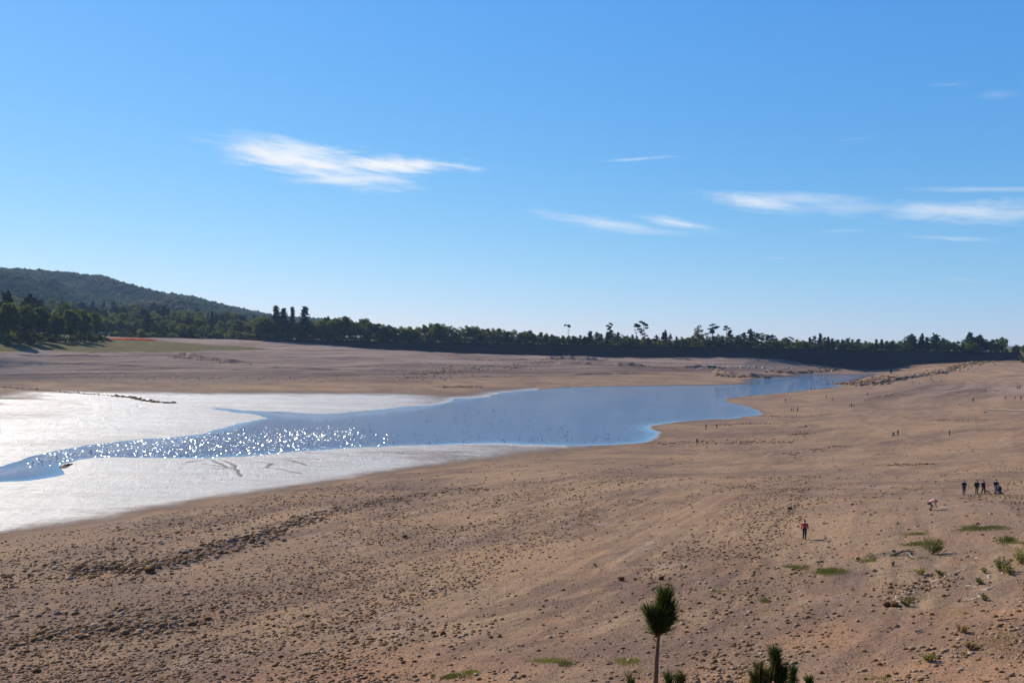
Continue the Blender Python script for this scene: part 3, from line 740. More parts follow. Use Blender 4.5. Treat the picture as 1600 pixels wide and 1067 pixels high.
# wooded slope behind the dam's left part
SL = [(-60,455),(0,452),(40,462),(60,470),(100,466),(150,468),(200,474),(250,474),(300,480),(350,487),(400,488),(440,494)]
for row, (Y, base_off) in enumerate([(836, 30), (880, 22), (950, 12), (1030, 5), (1120, 0)]):
    px_ = -30.0 + row*5
    while px_ < 430:
        Yj = Y+random.uniform(-14, 14); top = np.interp(px_, [a for a, b in SL], [b for a, b in SL]) + base_off*.75 + random.uniform(-4, 6)
        X = x_at(px_, top, Yj); bz = float(hinter(np.array([X]), np.array([Yj]))[0]) - .5
        if px_ > 150 or row > 0:
            H = min(max(top_height(px_, top, Yj, bz), 9), 30)
            kd = random.choice(['round', 'round', 'round', 'cedar', 'airy', 'wide'] if row < 2 else ['round', 'cedar', 'wide', 'fir'])
            lab = {'round': 'rounded green tree on the wooded slope below the hill', 'wide': 'rounded green tree on the wooded slope below the hill', 'airy': 'pale loose crowned tree on the wooded slope below the hill',
                   'cedar': 'dark conifer on the wooded slope below the hill', 'fir': 'dark pointed fir on the wooded slope below the hill'}[kd]
            tree(kd, X, Yj, bz, H, lab, 'trees on the wooded slope below the hill', random.uniform(.85, 1.2)*(1.3 if kd == 'fir' else 1))
        px_ += random.uniform(13, 19)
# big trees on the left shore
for (px, top, base, kd, w, lab) in [
  (12, 466, 534.5, 'round_big', 1.0, 'big green tree with sunlit top, leftmost whole one on the left shore'),
  (38, 469, 534, 'round_big', .9, 'bright topped green tree, second on the left shore'), (62, 472, 534, 'round_big', .9, 'slim green tree with pale lit crown on the left shore'),
  (87, 487, 534, 'round_big', 1.05, 'low broad tree with visible trunk over pale ground on the left shore'), (108, 476, 534, 'round_big', 1.0, 'dark dense round tree in the middle of the shore wood'),
  (126, 477, 533, 'round_big', .95, 'dark dense tree with olive top in the shore wood'), (144, 482, 530, 'wide_big', .85, 'darkest rounded tree at the right end of the shore wood'),
  (155, 497, 528, 'round_big', .9, 'small round dark tree over the white parasol'), (48, 458, 530, 'cedar', 1.0, 'dark pointed conifer rising behind the shore wood'),
  (8, 453, 530, 'cedar', .9, 'reddish dark conifer behind the shore wood near the left edge'), (172, 499, 525, 'round', 1.0, 'light green small tree where the dam begins'),
  (188, 497, 525, 'round', 1.1, 'bushy light green tree right of where the dam begins'), (205, 501, 526, 'airy', 1.1, 'pale green tree beside the dark narrow one behind the dam'),
  (230, 488, 527, 'fir', 2.0, 'dark narrow tree standing in front of paler trees behind the dam'), (100, 467, 528, 'wide_big', .6, 'olive tree peeping out behind the shore wood')]:
    if base > 528.5:
        p = pix2ground([px], [base])[0]; Y = p[1]; X = p[0]; bz = p[2]
    else:
        Y = 838 if px > 160 else 700; X = x_at(px, base, Y); bz = 21.4 if px > 160 else float(gz(X, Y)[0])
    H = top_height(px, top, Y, bz)
    tree(kd, X, Y, bz-.2, H, lab, None, w)
for (px, py, h, lab) in [(6,537,4,'low dark bush at the foot of the leftmost trees'),(30,537.5,3,'shadowed bush on the grass, second from the left edge'),(52,537,3.5,'bush on the grass below the slim pale tree'),(78,534,3,'low bush beside the visible trunk'),
   (118,533,4,'dense low bush under the dark dense trees'),(150,534,7,'grey green shrub standing alone in front of the shore wood'),(158,533,4,'reddish shrub right beside the grey green shrub'),(137,532,4,'bush at the right end of the shore wood')]:
    p = pix2ground([px], [py])[0]; tree('bush', p[0], p[1], p[2]-.2, h, lab, None, 1.1)
for (px, py, h, mt, lab) in [(1570,556,9,None,'round green shrub left of the reddish tree on the right ridge'),(1588,556,12,None,'rounded olive tree with reddish foot at the right edge'),(1602,555,13,None,'green tree cut by the right edge on the ridge'),
   (1560,559,4,None,'small shrub where the ridge meets the dam'),(1576,562,4,None,'yellow green shrub on the ridge top'),(1590,563,4.5,None,'yellow green bush below the olive tree'),(1600,566,3.5,None,'low bush on the ridge at the right edge'),(1553,562,2.5,None,'tiny shrub at the rocky ridge crest')]:
    p = pix2ground([px], [py])[0]; tree('bush' if h < 8 else 'round', p[0], p[1], p[2]-.3, h, lab, None, 1.1)
for i, px in enumerate(np.arange(-8, 165, 7.0)):
    base = 533.5 + random.uniform(-2.5, 1.5); p = pix2ground([px], [base])[0]
    tree('bush', p[0], p[1], p[2]-.2, random.uniform(3.5, 7), 'shaded undergrowth bush among the trunks of the shore wood', 'bushes among the trunks of the shore wood', random.uniform(1.0, 1.5))
# small conical tree standing alone by the water's end
p = pix2ground([1392], [583.5])[0]
tree('fir', p[0], p[1], p[2]-.3, 6.5, 'small dark cone shaped tree standing alone past the rocky spit', None, 1.9)

# ------------------------------------------------------------------ hill with its forest
HR = [(-900,470),(-500,430),(-200,408),(0,415),(60,419),(100,426),(150,434),(210,446),(250,454),(300,460.5),(350,472),(400,481),(425,486),(480,493.5),(515,496),(560,503),(620,514),(680,524),(760,530)]
h_az = [px_azel(a, b)[0] for a, b in HR]; h_tan = [math.tan(px_azel(a, b)[1]) for a, b in HR]
def hill_z(X, Y):
    a = np.arctan2(X, Y); r = np.hypot(X, Y)
    zr = 3000*np.interp(a, h_az, h_tan) + CAM_Z - 24
    g = sstep(r, 1150, 3000)*(1-.5*sstep(r, 3050, 4600))
    g = g**0.8
    rid = fbm(a*14+1.3*vnoise(r/500, a*6, 5), r/900, 81, 4)
    z = 24 + (zr-24)*np.where(r < 3000, g, g)
    z = z + rid*55*sstep(r, 1200, 1800)*(1-sstep(r, 2550, 3000))*np.clip((zr-24)/200, 0, 1)
    return np.maximum(z, 10)
ha = np.linspace(R(-60), R(1), 260); hr = np.geomspace(1140, 5200, 120)
HA, HRr = np.meshgrid(ha, hr); hx = (HRr*np.sin(HA)).ravel(); hy = (HRr*np.cos(HA)).ravel(); hz = hill_z(hx, hy)
hi_ = np.arange(hx.size).reshape(HA.shape)
hq = np.stack([hi_[:-1, :-1], hi_[:-1, 1:], hi_[1:, 1:], hi_[1:, :-1]], -1).reshape(-1, 4)
hill = obj('hill', mesh_np('hill', np.stack([hx, hy, hz], 1), hq, M_flat('hill_earth', (.07, .075, .04), .95, .5, .01), True)); tag(hill, kind='structure')
m = bpy.data.materials.new('hill_forest_leaves'); m.use_nodes = True; N = NT(m.node_tree)
P = N.n('ShaderNodeNewGeometry').outputs['Position']
tint = N.attr('tint')
c = N.mix(tint, (.020, .034, .014), (.062, .066, .028))
c = N.mix(N.mapr(N.noise(P, .004, 4, .6), .5, .68, 0, .7), c, (.095, .072, .036))
sh = N.n('ShaderNodeBsdfDiffuse'); N.setin(sh, 'Color', c)
o = N.n('ShaderNodeOutputMaterial'); N.link(sh.outputs[0], o.inputs['Surface'])
import bmesh
def ico(sub):
    bm = bmesh.new(); bmesh.ops.create_icosphere(bm, subdivisions=sub, radius=1.0)
    V = np.array([v.co[:] for v in bm.verts]); Fc = np.array([[v.index for v in f.verts] for f in bm.faces]); bm.free(); return V, Fc
ICO1, ICF1 = ico(1); ICO2, ICF2 = ico(2); ICO3, ICF3 = ico(3)
def blobs(Px, sc, g, jit=.22, V0=None, F0=None):
    V0 = ICO1 if V0 is None else V0; F0 = ICF1 if F0 is None else F0
    n = len(Px); k = len(V0)
    th = g.uniform(0, 6.28, n); c, s = np.cos(th), np.sin(th)
    B = V0[None]*(1+g.uniform(-jit, jit, (n, k, 1)))
    x = B[..., 0]*c[:, None]-B[..., 1]*s[:, None]; y = B[..., 0]*s[:, None]+B[..., 1]*c[:, None]
    B = np.stack([x, y, B[..., 2]], -1)*sc[:, None, :] + Px[:, None, :]
    return B.reshape(-1, 3), (F0[None]+(np.arange(n)*k)[:, None, None]).reshape(-1, F0.shape[1])
nb = 90000
ba = rng.uniform(R(-48), R(-4), nb); br = np.sqrt(rng.uniform(1180**2, 3120**2, nb))
bx = br*np.sin(ba); by = br*np.cos(ba); bz = hill_z(bx, by)
kk = bz > 26; bx, by, bz = bx[kk], by[kk], bz[kk]; nb = len(bx)
s = rng.uniform(3.4, 6.6, nb)*(1+.25*rng.normal(size=nb)).clip(.6, 1.6)
V, Fc = blobs(np.stack([bx, by, bz+s*.35], 1), np.stack([s, s, s*rng.uniform(.7, 1.25, nb)], 1), rng)
ti = np.repeat(np.clip(.45+.9*fbm(bx/70, by/70, 83, 3)+.22*rng.normal(size=nb), 0, 1), len(ICO1))
hf = obj('hillside_forest', mesh_np('hillside_forest', V, Fc, m, False, dict(tint=ti)))
tag(hf, 'dense woodland covering the long hazy hill on the left', 'forest', kind='stuff')

# ------------------------------------------------------------------ the dam
def M_dam():
    m = bpy.data.materials.new('dam_masonry'); m.use_nodes = True; N = NT(m.node_tree)
    P = N.n('ShaderNodeNewGeometry').outputs['Position']
    x, y, z = N.sep(P)
    br = N.noise(N.xyz(N.math('MULTIPLY', x, .02), 0.0, N.math('MULTIPLY', z, 1.0)), 1.2, 4, .6)
    c = N.mix(N.mapr(br, .35, .65), (.026, .017, .011), (.016, .011, .008))
    c = N.mix(N.mapr(N.noise(P, 1.2, 5, .7), .4, .7, 0, .5), c, (.042, .029, .019))
    sh = N.n('ShaderNodeBsdfPrincipled'); N.setin(sh, 'Base Color', c); sh.inputs['Roughness'].default_value = .95; sh.inputs['Specular IOR Level'].default_value = .1
    N.setin(sh, 'Normal', N.bump(N.voro(P, 1.3).outputs['Distance'], .8, .2))
    o = N.n('ShaderNodeOutputMaterial'); N.link(sh.outputs[0], o.inputs['Surface'])
    return m
prof = [(-19.5, 0.0), (-11.5, 11.0), (-11.3, 13.2), (-7.5, 13.6), (-1.2, 20.2), (-1.0, 21.3), (-.9, 22.4), (-.45, 22.4), (-.4, 21.8), (9, 21.75), (22, 13)]
xs = np.arange(DAM_X0, DAM_X1+.1, 5.0)
DV = np.array([[x, DAM_Y+a+(.25*math.sin(x*.13)+.2*math.sin(x*.41) if i < 5 else 0), b] for x in xs for i, (a, b) in enumerate(prof)])
npf = len(prof); di = np.arange(len(DV)).reshape(len(xs), npf)
dq = np.stack([di[:-1, :-1], di[1:, :-1], di[1:, 1:], di[:-1, 1:]], -1).reshape(-1, 4)
caps = np.array([list(di[0]), list(di[-1][::-1])])
dam = obj('dam', mesh_np('dam', DV, [dq, caps], M_dam())); tag(dam, 'long dark stepped stone dam below the row of trees across the lake', 'dam')

# ------------------------------------------------------------------ stones
def M_rock(name, base, dark, pale):
    m = bpy.data.materials.new(name); m.use_nodes = True; N = NT(m.node_tree)
    tc = N.n('ShaderNodeTexCoord').outputs['Object']; P = N.n('ShaderNodeNewGeometry').outputs['Position']
    oi = N.n('ShaderNodeObjectInfo').outputs['Random']
    c = N.mix(oi, base, dark)
    c = N.mix(N.attr('tint'), c, pale)
    c = N.mix(N.mapr(N.noise(P, 5, 5, .7), .45, .7, 0, .5), c, tuple(v*1.3 for v in base))
    sh = N.n('ShaderNodeBsdfPrincipled'); N.setin(sh, 'Base Color', c); sh.inputs['Roughness'].default_value = .95; sh.inputs['Specular IOR Level'].default_value = .02
    N.setin(sh, 'Normal', N.bump(N.noise(P, 14, 4, .7), .6, .03))
    o = N.n('ShaderNodeOutputMaterial'); N.link(sh.outputs[0], o.inputs['Surface'])
    return m
rock_mat = M_rock('brown_stone', (.135, .068, .024), (.058, .032, .014), (.31, .215, .135))
pale_mat = M_rock('pale_stone', (0.328, 0.254, 0.172), (0.221, 0.164, 0.115), (0.377, 0.312, 0.230))
def rock_mesh(seed, V0, F0, flat=.7, cuts=15):
    g = np.random.default_rng(seed); V = V0.copy()
    for _ in range(cuts):
        nn = g.normal(size=3); nn /= np.linalg.norm(nn); d = g.uniform(.42, .78); k = V@nn; V = V - np.outer(np.maximum(k-d, 0), nn)
    V = V*(1+.12*np.array([fbm(np.array([v[0]*2+seed]), np.array([v[1]*2+v[2]*1.7]), seed, 3)[0] for v in V])[:, None])
    V = V*np.array([1.0, g.uniform(.6, .95), flat*g.uniform(.7, 1.1)])
    return V
ROCKS = [mesh_np('rock', rock_mesh(i, ICO2, ICF2), ICF2, rock_mat) for i in range(12)]
PROCKS = [mesh_np('rock', rock_mesh(50+i, ICO2, ICF2, .5), ICF2, pale_mat) for i in range(6)]
cl_px = []
def cluster(n, a, b, sx_, sy_, smin, smax):
    for _ in range(n):
        t = random.random(); cl_px.append((a[0]+(b[0]-a[0])*t+random.gauss(0, sx_), a[1]+(b[1]-a[1])*t+random.gauss(0, sy_), random.uniform(smin, smax)*random.choice((1, 1, .75, 1.25))))
cluster(30, (135, 890), (245, 888), 6, 5, 6, 13); cluster(26, (260, 880), (410, 832), 8, 6, 5, 10); cluster(14, (405, 830), (480, 808), 6, 4, 5, 9)
cluster(18, (170, 985), (235, 984), 5, 2, 5, 10); cluster(12, (40, 1000), (80, 985), 8, 5, 6, 12); cluster(8, (5, 910), (40, 895), 6, 5, 6, 10)
cluster(60, (0, 960), (420, 1030), 60, 38, 4, 9); cluster(26, (40, 880), (380, 930), 60, 22, 4, 8); cluster(10, (640, 985), (700, 992), 18, 8, 5, 11)
cluster(14, (480, 920), (760, 960), 60, 20, 4, 8); cluster(8, (600, 845), (800, 800), 30, 8, 5, 9); cluster(9, (360, 800), (420, 840), 20, 10, 4, 7)
cluster(8, (995, 892), (1020, 893), 8, 3, 3.5, 7); cluster(16, (540, 760), (780, 752), 40, 6, 4, 7); cluster(10, (700, 1010), (1000, 1050), 60, 16, 4, 7)
cluster(8, (200, 1055), (300, 1050), 60, 8, 5, 9)
cl_px = [c for c in cl_px if -15 < c[0] < 1610 and c[1] < 1080]
pts = pix2ground([c[0] for c in cl_px], [c[1] for c in cl_px])
for i, ((px, py, s), p) in enumerate(zip(cl_px, pts)):
    D = p[1]; w = s*D/FPX*.5
    o = obj('rock', ROCKS[i % 12], None, (p[0], p[1], p[2]+w*.12), random.uniform(0, 6.28), (w, w*random.uniform(.7, 1.1), w*random.uniform(.6, 1.0)))
    o.rotation_euler = (random.uniform(-.3, .3), random.uniform(-.3, .3), random.uniform(0, 6.28))
    tag(o, 'brown angular stone lying on the dry lake bed in the foreground', 'rock', 'brown stones scattered over the near lake bed')
for (px, py, w, h, lab) in [(970.5, 907, 15, 9, 'rounded brown boulder left of the young pine top'), (1034, 905, 13, 10, 'square brown boulder just above the young pine top'), (991, 906, 8, 6, 'small dark stone between two brown boulders'),
   (691, 992, 13, 11, 'dark pointed stone in the middle of the near stone cluster'), (232, 893, 22, 13, 'largest dark slab at the right end of the left stone heap'), (55, 1050, 20, 9, 'flat dark stone near the lower left corner'),
   (168, 1058, 11, 9, 'upright dark stone at the lower left'), (631, 839, 13, 6, 'flat dark stone lying alone mid slope'), (1234, 796, 10, 6, 'dark stone beyond the red shirted walker'), (78, 998, 14, 11, 'dark block at the lower left beside smaller stones'),
   (468, 928, 11, 8, 'dark block with a pale stone on its right'), (1476, 789, 5, 3, 'small brown stone right of the bending person')]:
    p = pix2ground([px], [py])[0]; D = p[1]
    o = obj('rock', ROCKS[int(px) % 12], None, (p[0], p[1], p[2]+h*D/FPX*.25), random.uniform(-.4, .4), (w*D/FPX*.5, w*D/FPX*.42, h*D/FPX*.85))
    tag(o, lab, 'rock')
# pale bedrock row on the right
PR = []
for a, b, n, s0, s1 in [((1388,944),(1420,925),9,10,20),((1425,925),(1440,908),6,8,15),((1446,913),(1500,893),8,8,15),((1485,898),(1535,868),9,7,12),((1510,940),(1545,922),6,10,18),((1500,918),(1530,912),4,8,12),((1545,897),(1565,895),3,10,18)]:
    for i in range(n):
        t = (i+random.uniform(-.3, .3))/max(n-1, 1); PR.append((a[0]+(b[0]-a[0])*t+random.gauss(0, 3), a[1]+(b[1]-a[1])*t+random.gauss(0, 2.2), random.uniform(s0, s1)))
pts = pix2ground([c[0] for c in PR], [c[1] for c in PR])
for i, ((px, py, s), p) in enumerate(zip(PR, pts)):
    w = s*p[1]/FPX*.5
    o = obj('rock', PROCKS[i % 6], None, (p[0], p[1], p[2]), random.uniform(0, 6.28), (w*1.25, w*random.uniform(.6, 1), w*random.uniform(.4, .8)))
    tag(o, 'pale weathered stone in the broken row on the weedy right slope', 'rock', 'pale stones in a broken row on the right')
p = pix2ground([1387], [946])[0]; o = obj('rock', ROCKS[3], None, (p[0], p[1], p[2]+.1), .4, (.5, .4, .34)); tag(o, 'dark rounded stone at the lower left end of the pale stone row', 'rock')
p = pix2ground([1397], [947])[0]; o = obj('rock', ROCKS[5], None, (p[0], p[1], p[2]+.1), 1.4, (.6, .45, .36)); tag(o, 'dark cracked stone touching the foot of the pale stone row', 'rock')
# rocky ledges far off: each an outcrop of joined blocks
def outcrop(name, pxs, n, smin, smax, lab, mat, spread=(4, 1.2), hmul=.6):
    P2 = []
    for _ in range(n):
        t = random.random()*(len(pxs)-1); k = int(t); f = t-k
        P2.append((pxs[k][0]*(1-f)+pxs[k+1][0]*f+random.gauss(0, spread[0]), pxs[k][1]*(1-f)+pxs[k+1][1]*f+random.gauss(0, spread[1])))
    pp = pix2ground([a for a, b in P2], [b for a, b in P2]); sc = rng.uniform(smin, smax, n)
    V, Fc = blobs(pp, np.stack([sc, sc*rng.uniform(.5, 1, n), sc*hmul*rng.uniform(.4, 1.1, n)], 1), rng, .3)
    tintv = np.repeat(rng.uniform(0, 1, n)**2, len(ICO1))
    o = obj(name, mesh_np(name, V, Fc, mat, False, dict(tint=tintv))); tag(o, lab, 'rocks', kind='stuff' if n > 60 else None); o.name = 'rubble' if n > 60 else name; return o
outcrop('rock_outcrop', [(1302,599.5),(1325,600),(1345,598)], 60, .7, 1.8, 'dark rocky tip of the spit reaching into the water', rock_mat, (3, .8))
outcrop('rock_outcrop', [(1330,601),(1360,594),(1395,589)], 190, .6, 1.9, 'broken brown rock slabs along the middle of the spit', rock_mat, (8, 2.5))
outcrop('rock_outcrop', [(1362,602),(1385,597),(1412,591),(1425,588)], 110, .8, 2.0, 'dark shaded ledge along the near side of the spit', rock_mat, (4, 1.2))
outcrop('rock_outcrop', [(1425,588),(1460,583),(1500,577)], 110, .7, 1.7, 'low rocks trailing from the spit up toward the ridge', rock_mat, (8, 2))
outcrop('rock_outcrop', [(1480,576),(1520,567),(1550,561)], 170, .8, 2.4, 'jumbled pale and dark rocks climbing the right ridge', rock_mat, (8, 1.8))
outcrop('rock_outcrop', [(1205,580),(1250,582),(1290,579),(1300,577)], 130, 1.0, 2.4, 'dark rocky bank across the water before the dam', rock_mat, (6, 1.0))
outcrop('rock_outcrop', [(1090,576),(1130,573.5),(1180,573),(1235,576)], 150, .8, 2.0, 'pale band of rubble above the shadowed cut bank', pale_mat, (6, 1.0), .4)
outcrop('rock_outcrop', [(1120,586),(1150,588.5),(1200,589)], 90, 1.0, 2.4, 'black shaded rocks along the foot of the cut bank', rock_mat, (4, .8))
outcrop('rock_outcrop', [(0,604.5),(60,609),(110,613.5),(150,616),(180,618.5)], 150, .25, .7, 'thin dark eroded edge running along the top of the bright mud at left', rock_mat, (3, .4), .5)
outcrop('rock_outcrop', [(175,618),(205,621),(232,627),(268,630)], 80, .6, 1.5, 'dark broken mud ridge crossing the bright mud at left', rock_mat, (3, .5), .5)
outcrop('rock_outcrop', [(1378,619),(1392,617.5)], 20, .5, 1.1, 'dark low ledge in the middle of the right beach', rock_mat, (3, .6), .5)
outcrop('rock_outcrop', [(1250,667),(1258,666)], 14, .4, .9, 'small dark ledge below the walkers on the point', rock_mat, (2, .4), .5)
outcrop('rock_outcrop', [(97,731),(112,725)], 24, .3, .8, 'dark mud lump at the tip of the small spit on the left', rock_mat, (3, .8), .5)
# gravel
def gravel(n, y0, y1, smin, smax, p=2.6):
    Y = np.exp(rng.uniform(math.log(y0), math.log(y1), n*3)); X = rng.uniform(-.72, .72, n*3)*Y
    z, zs, sd, ck = chunked(ground_full, X, Y)
    dw = in_poly(X, Y, WET)
    dens = .10 + .35*sstep(-X/Y, -.35, .45) + 1.5*np.clip(fbm(zs*1.3, (X+Y)*.02, 77, 4)+.08, 0, 1) + 1.6*np.clip(fbm(X/9, Y/9, 78, 3)-.05, 0, 1) + .35*sstep(-X/Y, -.1, .5)
    dens = .06 + (dens*.92)**2.1
    ok = (dw < -1) & (sd > 3) & (rng.uniform(0, 1.3, n*3) < dens)
    X, Y, z = X[ok][:n], Y[ok][:n], z[ok][:n]
    s = smin*(smax/smin)**(rng.uniform(0, 1, len(X))**p)
    return X, Y, z, s
parts = [gravel(125000, 36, 150, .020, .19, 3.4), gravel(9000, 110, 330, .07, .26)]
def streak(P, n, sp, s0, s1):
    Q = np.array([pix_base(x, y) for x, y in P]); t = rng.uniform(0, len(Q)-1, n); k = np.minimum(t.astype(int), len(Q)-2); f = (t-k)[:, None]
    C = Q[k]*(1-f)+Q[k+1]*f + rng.normal(size=(n, 2))*sp
    return C[:, 0], C[:, 1], gz(C[:, 0], C[:, 1]), s0*(s1/s0)**(rng.uniform(0, 1, n)**1.8)
parts += [streak([(100, 895), (200, 888), (250, 885), (330, 862), (420, 838), (490, 808)], 1500, 1.7, .09, .42), streak([(490, 808), (560, 792), (640, 775), (760, 760)], 600, 1.8, .08, .30),
  streak([(0, 905), (100, 880), (240, 850), (400, 815)], 420, 3.2, .08, .36), streak([(20, 1010), (80, 990), (180, 985), (280, 984)], 420, 1.1, .08, .40), streak([(0, 975), (200, 960), (420, 950)], 380, 3.2, .08, .34),
  streak([(560, 850), (640, 840), (800, 815)], 260, 1.2, .06, .2), streak([(480, 980), (640, 985), (720, 990)], 260, 2.0, .06, .2), streak([(1390, 944), (1430, 920), (1480, 900)], 160, .8, .07, .2),
  streak([(640, 592), (700, 580), (760, 573), (810, 576)], 1300, 9, .2, .8), streak([(800, 570), (860, 566), (1000, 572), (1060, 576)], 700, 7, .2, .8), streak([(850, 561), (945, 563)], 240, 3, .3, 1.1), streak([(268, 556), (300, 561), (395, 571)], 260, 3, .2, .7),
  streak([(690, 605), (745, 605)], 200, 2.5, .2, .6), streak([(60, 585), (300, 590), (560, 592)], 500, 9, .15, .5), streak([(1040, 690), (1150, 682), (1240, 675)], 300, 2, .1, .4)]
for (P_, h_, L_), (Q_, _, _2) in zip(LEDGE_PX, LEDGES):
    if P_[0][0] > 1000 and 600 < P_[0][1] < 700: parts.append(streak(P_, 150, 1.3, .10, .42))
X = np.concatenate([a[0] for a in parts]); Y = np.concatenate([a[1] for a in parts]); Z = np.concatenate([a[2] for a in parts]); s = np.concatenate([a[3] for a in parts])
X = np.asarray(X); n = len(X)
V, Fc = blobs(np.stack([X, Y, Z+s*.12], 1), np.stack([s, s*rng.uniform(.5, 1, n), s*rng.uniform(.35, .8, n)], 1), rng, .28)
gv = obj('gravel', mesh_np('gravel', V, Fc, rock_mat, False, dict(tint=np.repeat(rng.uniform(0, 1, n)**1.6, len(ICO1)))))
tag(gv, 'small brown and pale stones strewn over the dry lake bed', 'gravel', kind='stuff')

# ------------------------------------------------------------------ people
def skin_mesh(name, verts, edges, radii, mat, sub=1):
    me = bpy.data.meshes.new('tmp'); me.from_pydata(verts, edges, [])
    o = bpy.data.objects.new('tmp', me); COL.objects.link(o)
    md = o.modifiers.new('s', 'SKIN'); sv = me.skin_vertices[0].data if len(me.skin_vertices) else None
    if sv is None:
        bpy.context.view_layer.objects.active = o
        bm = bmesh.new(); bm.from_mesh(me); lay = bm.verts.layers.skin.verify(); bm.to_mesh(me); bm.free(); sv = me.skin_vertices[0].data
    for i, r_ in enumerate(radii):
        sv[i].radius = r_ if isinstance(r_, tuple) else (r_, r_); sv[i].use_root = (i == 0)
    md.use_smooth_shade = True
    sb = o.modifiers.new('u', 'SUBSURF'); sb.levels = sub; sb.render_levels = sub
    dg = bpy.context.evaluated_depsgraph_get(); dg.update()
    out = bpy.data.meshes.new_from_object(o.evaluated_get(dg)); out.name = name
    bpy.data.objects.remove(o); bpy.data.meshes.remove(me)
    out.materials.clear(); out.materials.append(mat)
    return out
skin_m = M_flat('skin', (.45, .27, .19), .6, .1); hair_m = M_flat('dark_hair', (.03, .02, .014), .7, .3)
CLO = {}
def cloth(c):
    if c not in CLO: CLO[c] = M_flat('cloth_'+c, dict(red=(.42, .035, .035), black=(.013, .013, .016), navy=(.016, .02, .045), grey=(.10, .10, .11), white=(.6, .6, .6), brown=(.12, .07, .045), pink=(.60, .28, .24), orange=(.5, .13, .04), blue=(.05, .1, .25), denim=(.03, .045, .08), tan=(.35, .25, .17), green=(.02, .05, .035))[c], .85, .3, 9)
    return CLO[c]
def pose_joints(pose):
    """joints in metres, facing -Y (toward the camera), height 1.75"""
    J = dict(pel=(0, 0, .95), wst=(0, 0, 1.08), chest=(0, .01, 1.30), nb=(0, .01, 1.46), neck=(0, 0, 1.53), head=(0, -.01, 1.64), crown=(0, 0, 1.72))
    for sd_, k in ((-1, 'L'), (1, 'R')):
        J['sh'+k] = (sd_*.19, .01, 1.42); J['el'+k] = (sd_*.25, .03, 1.14); J['wr'+k] = (sd_*.25, -.06, .90); J['hp'+k] = (sd_*.10, 0, .92)
        J['kn'+k] = (sd_*.10, -.02, .50); J['an'+k] = (sd_*.10, .02, .09); J['to'+k] = (sd_*.12, -.15, .04)
    if pose == 'walk':
        J.update(knL=(-.09, -.16, .52), anL=(-.09, -.24, .13), toL=(-.10, -.42, .10), knR=(.09, .07, .50), anR=(.09, .34, .16), toR=(.10, .22, .03), elL=(-.25, .14, 1.16), wrL=(-.24, .16, .92), elR=(.25, -.05, 1.15), wrR=(.23, -.22, .97))
    if pose == 'step':
        J.update(knL=(-.09, .05, .50), anL=(-.08, .20, .12), toL=(-.09, .07, .03), knR=(.09, -.10, .51), anR=(.10, -.13, .09), toR=(.12, -.30, .05), elR=(.27, .12, 1.16), wrR=(.29, .08, .93), elL=(-.26, -.02, 1.15), wrL=(-.27, -.14, .94))
    if pose == 'fold':
        J.update(elL=(-.27, -.04, 1.17), wrL=(-.03, -.20, 1.13), elR=(.27, -.04, 1.17), wrR=(.05, -.21, 1.17))
    if pose == 'push':
        J.update(elL=(-.25, -.05, 1.17), wrL=(-.20, -.32, 1.03), elR=(.25, -.05, 1.17), wrR=(.20, -.32, 1.03), knL=(-.09, -.14, .52), anL=(-.09, -.18, .10), toL=(-.10, -.35, .05), knR=(.09, .06, .50), anR=(.09, .28, .14), toR=(.10, .16, .03))
    if pose == 'bend':
        J.update(pel=(0, .16, .74), wst=(0, .06, .86), chest=(0, -.12, 1.0), nb=(0, -.27, 1.04), neck=(0, -.34, 1.02), head=(0, -.44, .97), crown=(0, -.51, .92))
        for sd_, k in ((-1, 'L'), (1, 'R')):
            J['sh'+k] = (sd_*.18, -.25, 1.0); J['el'+k] = (sd_*.18, -.36, .72); J['wr'+k] = (sd_*.12, -.46, .47); J['hp'+k] = (sd_*.10, .16, .72); J['kn'+k] = (sd_*.13, -.12, .46); J['an'+k] = (sd_*.12, .10, .09); J['to'+k] = (sd_*.13, -.08, .04)
    return J
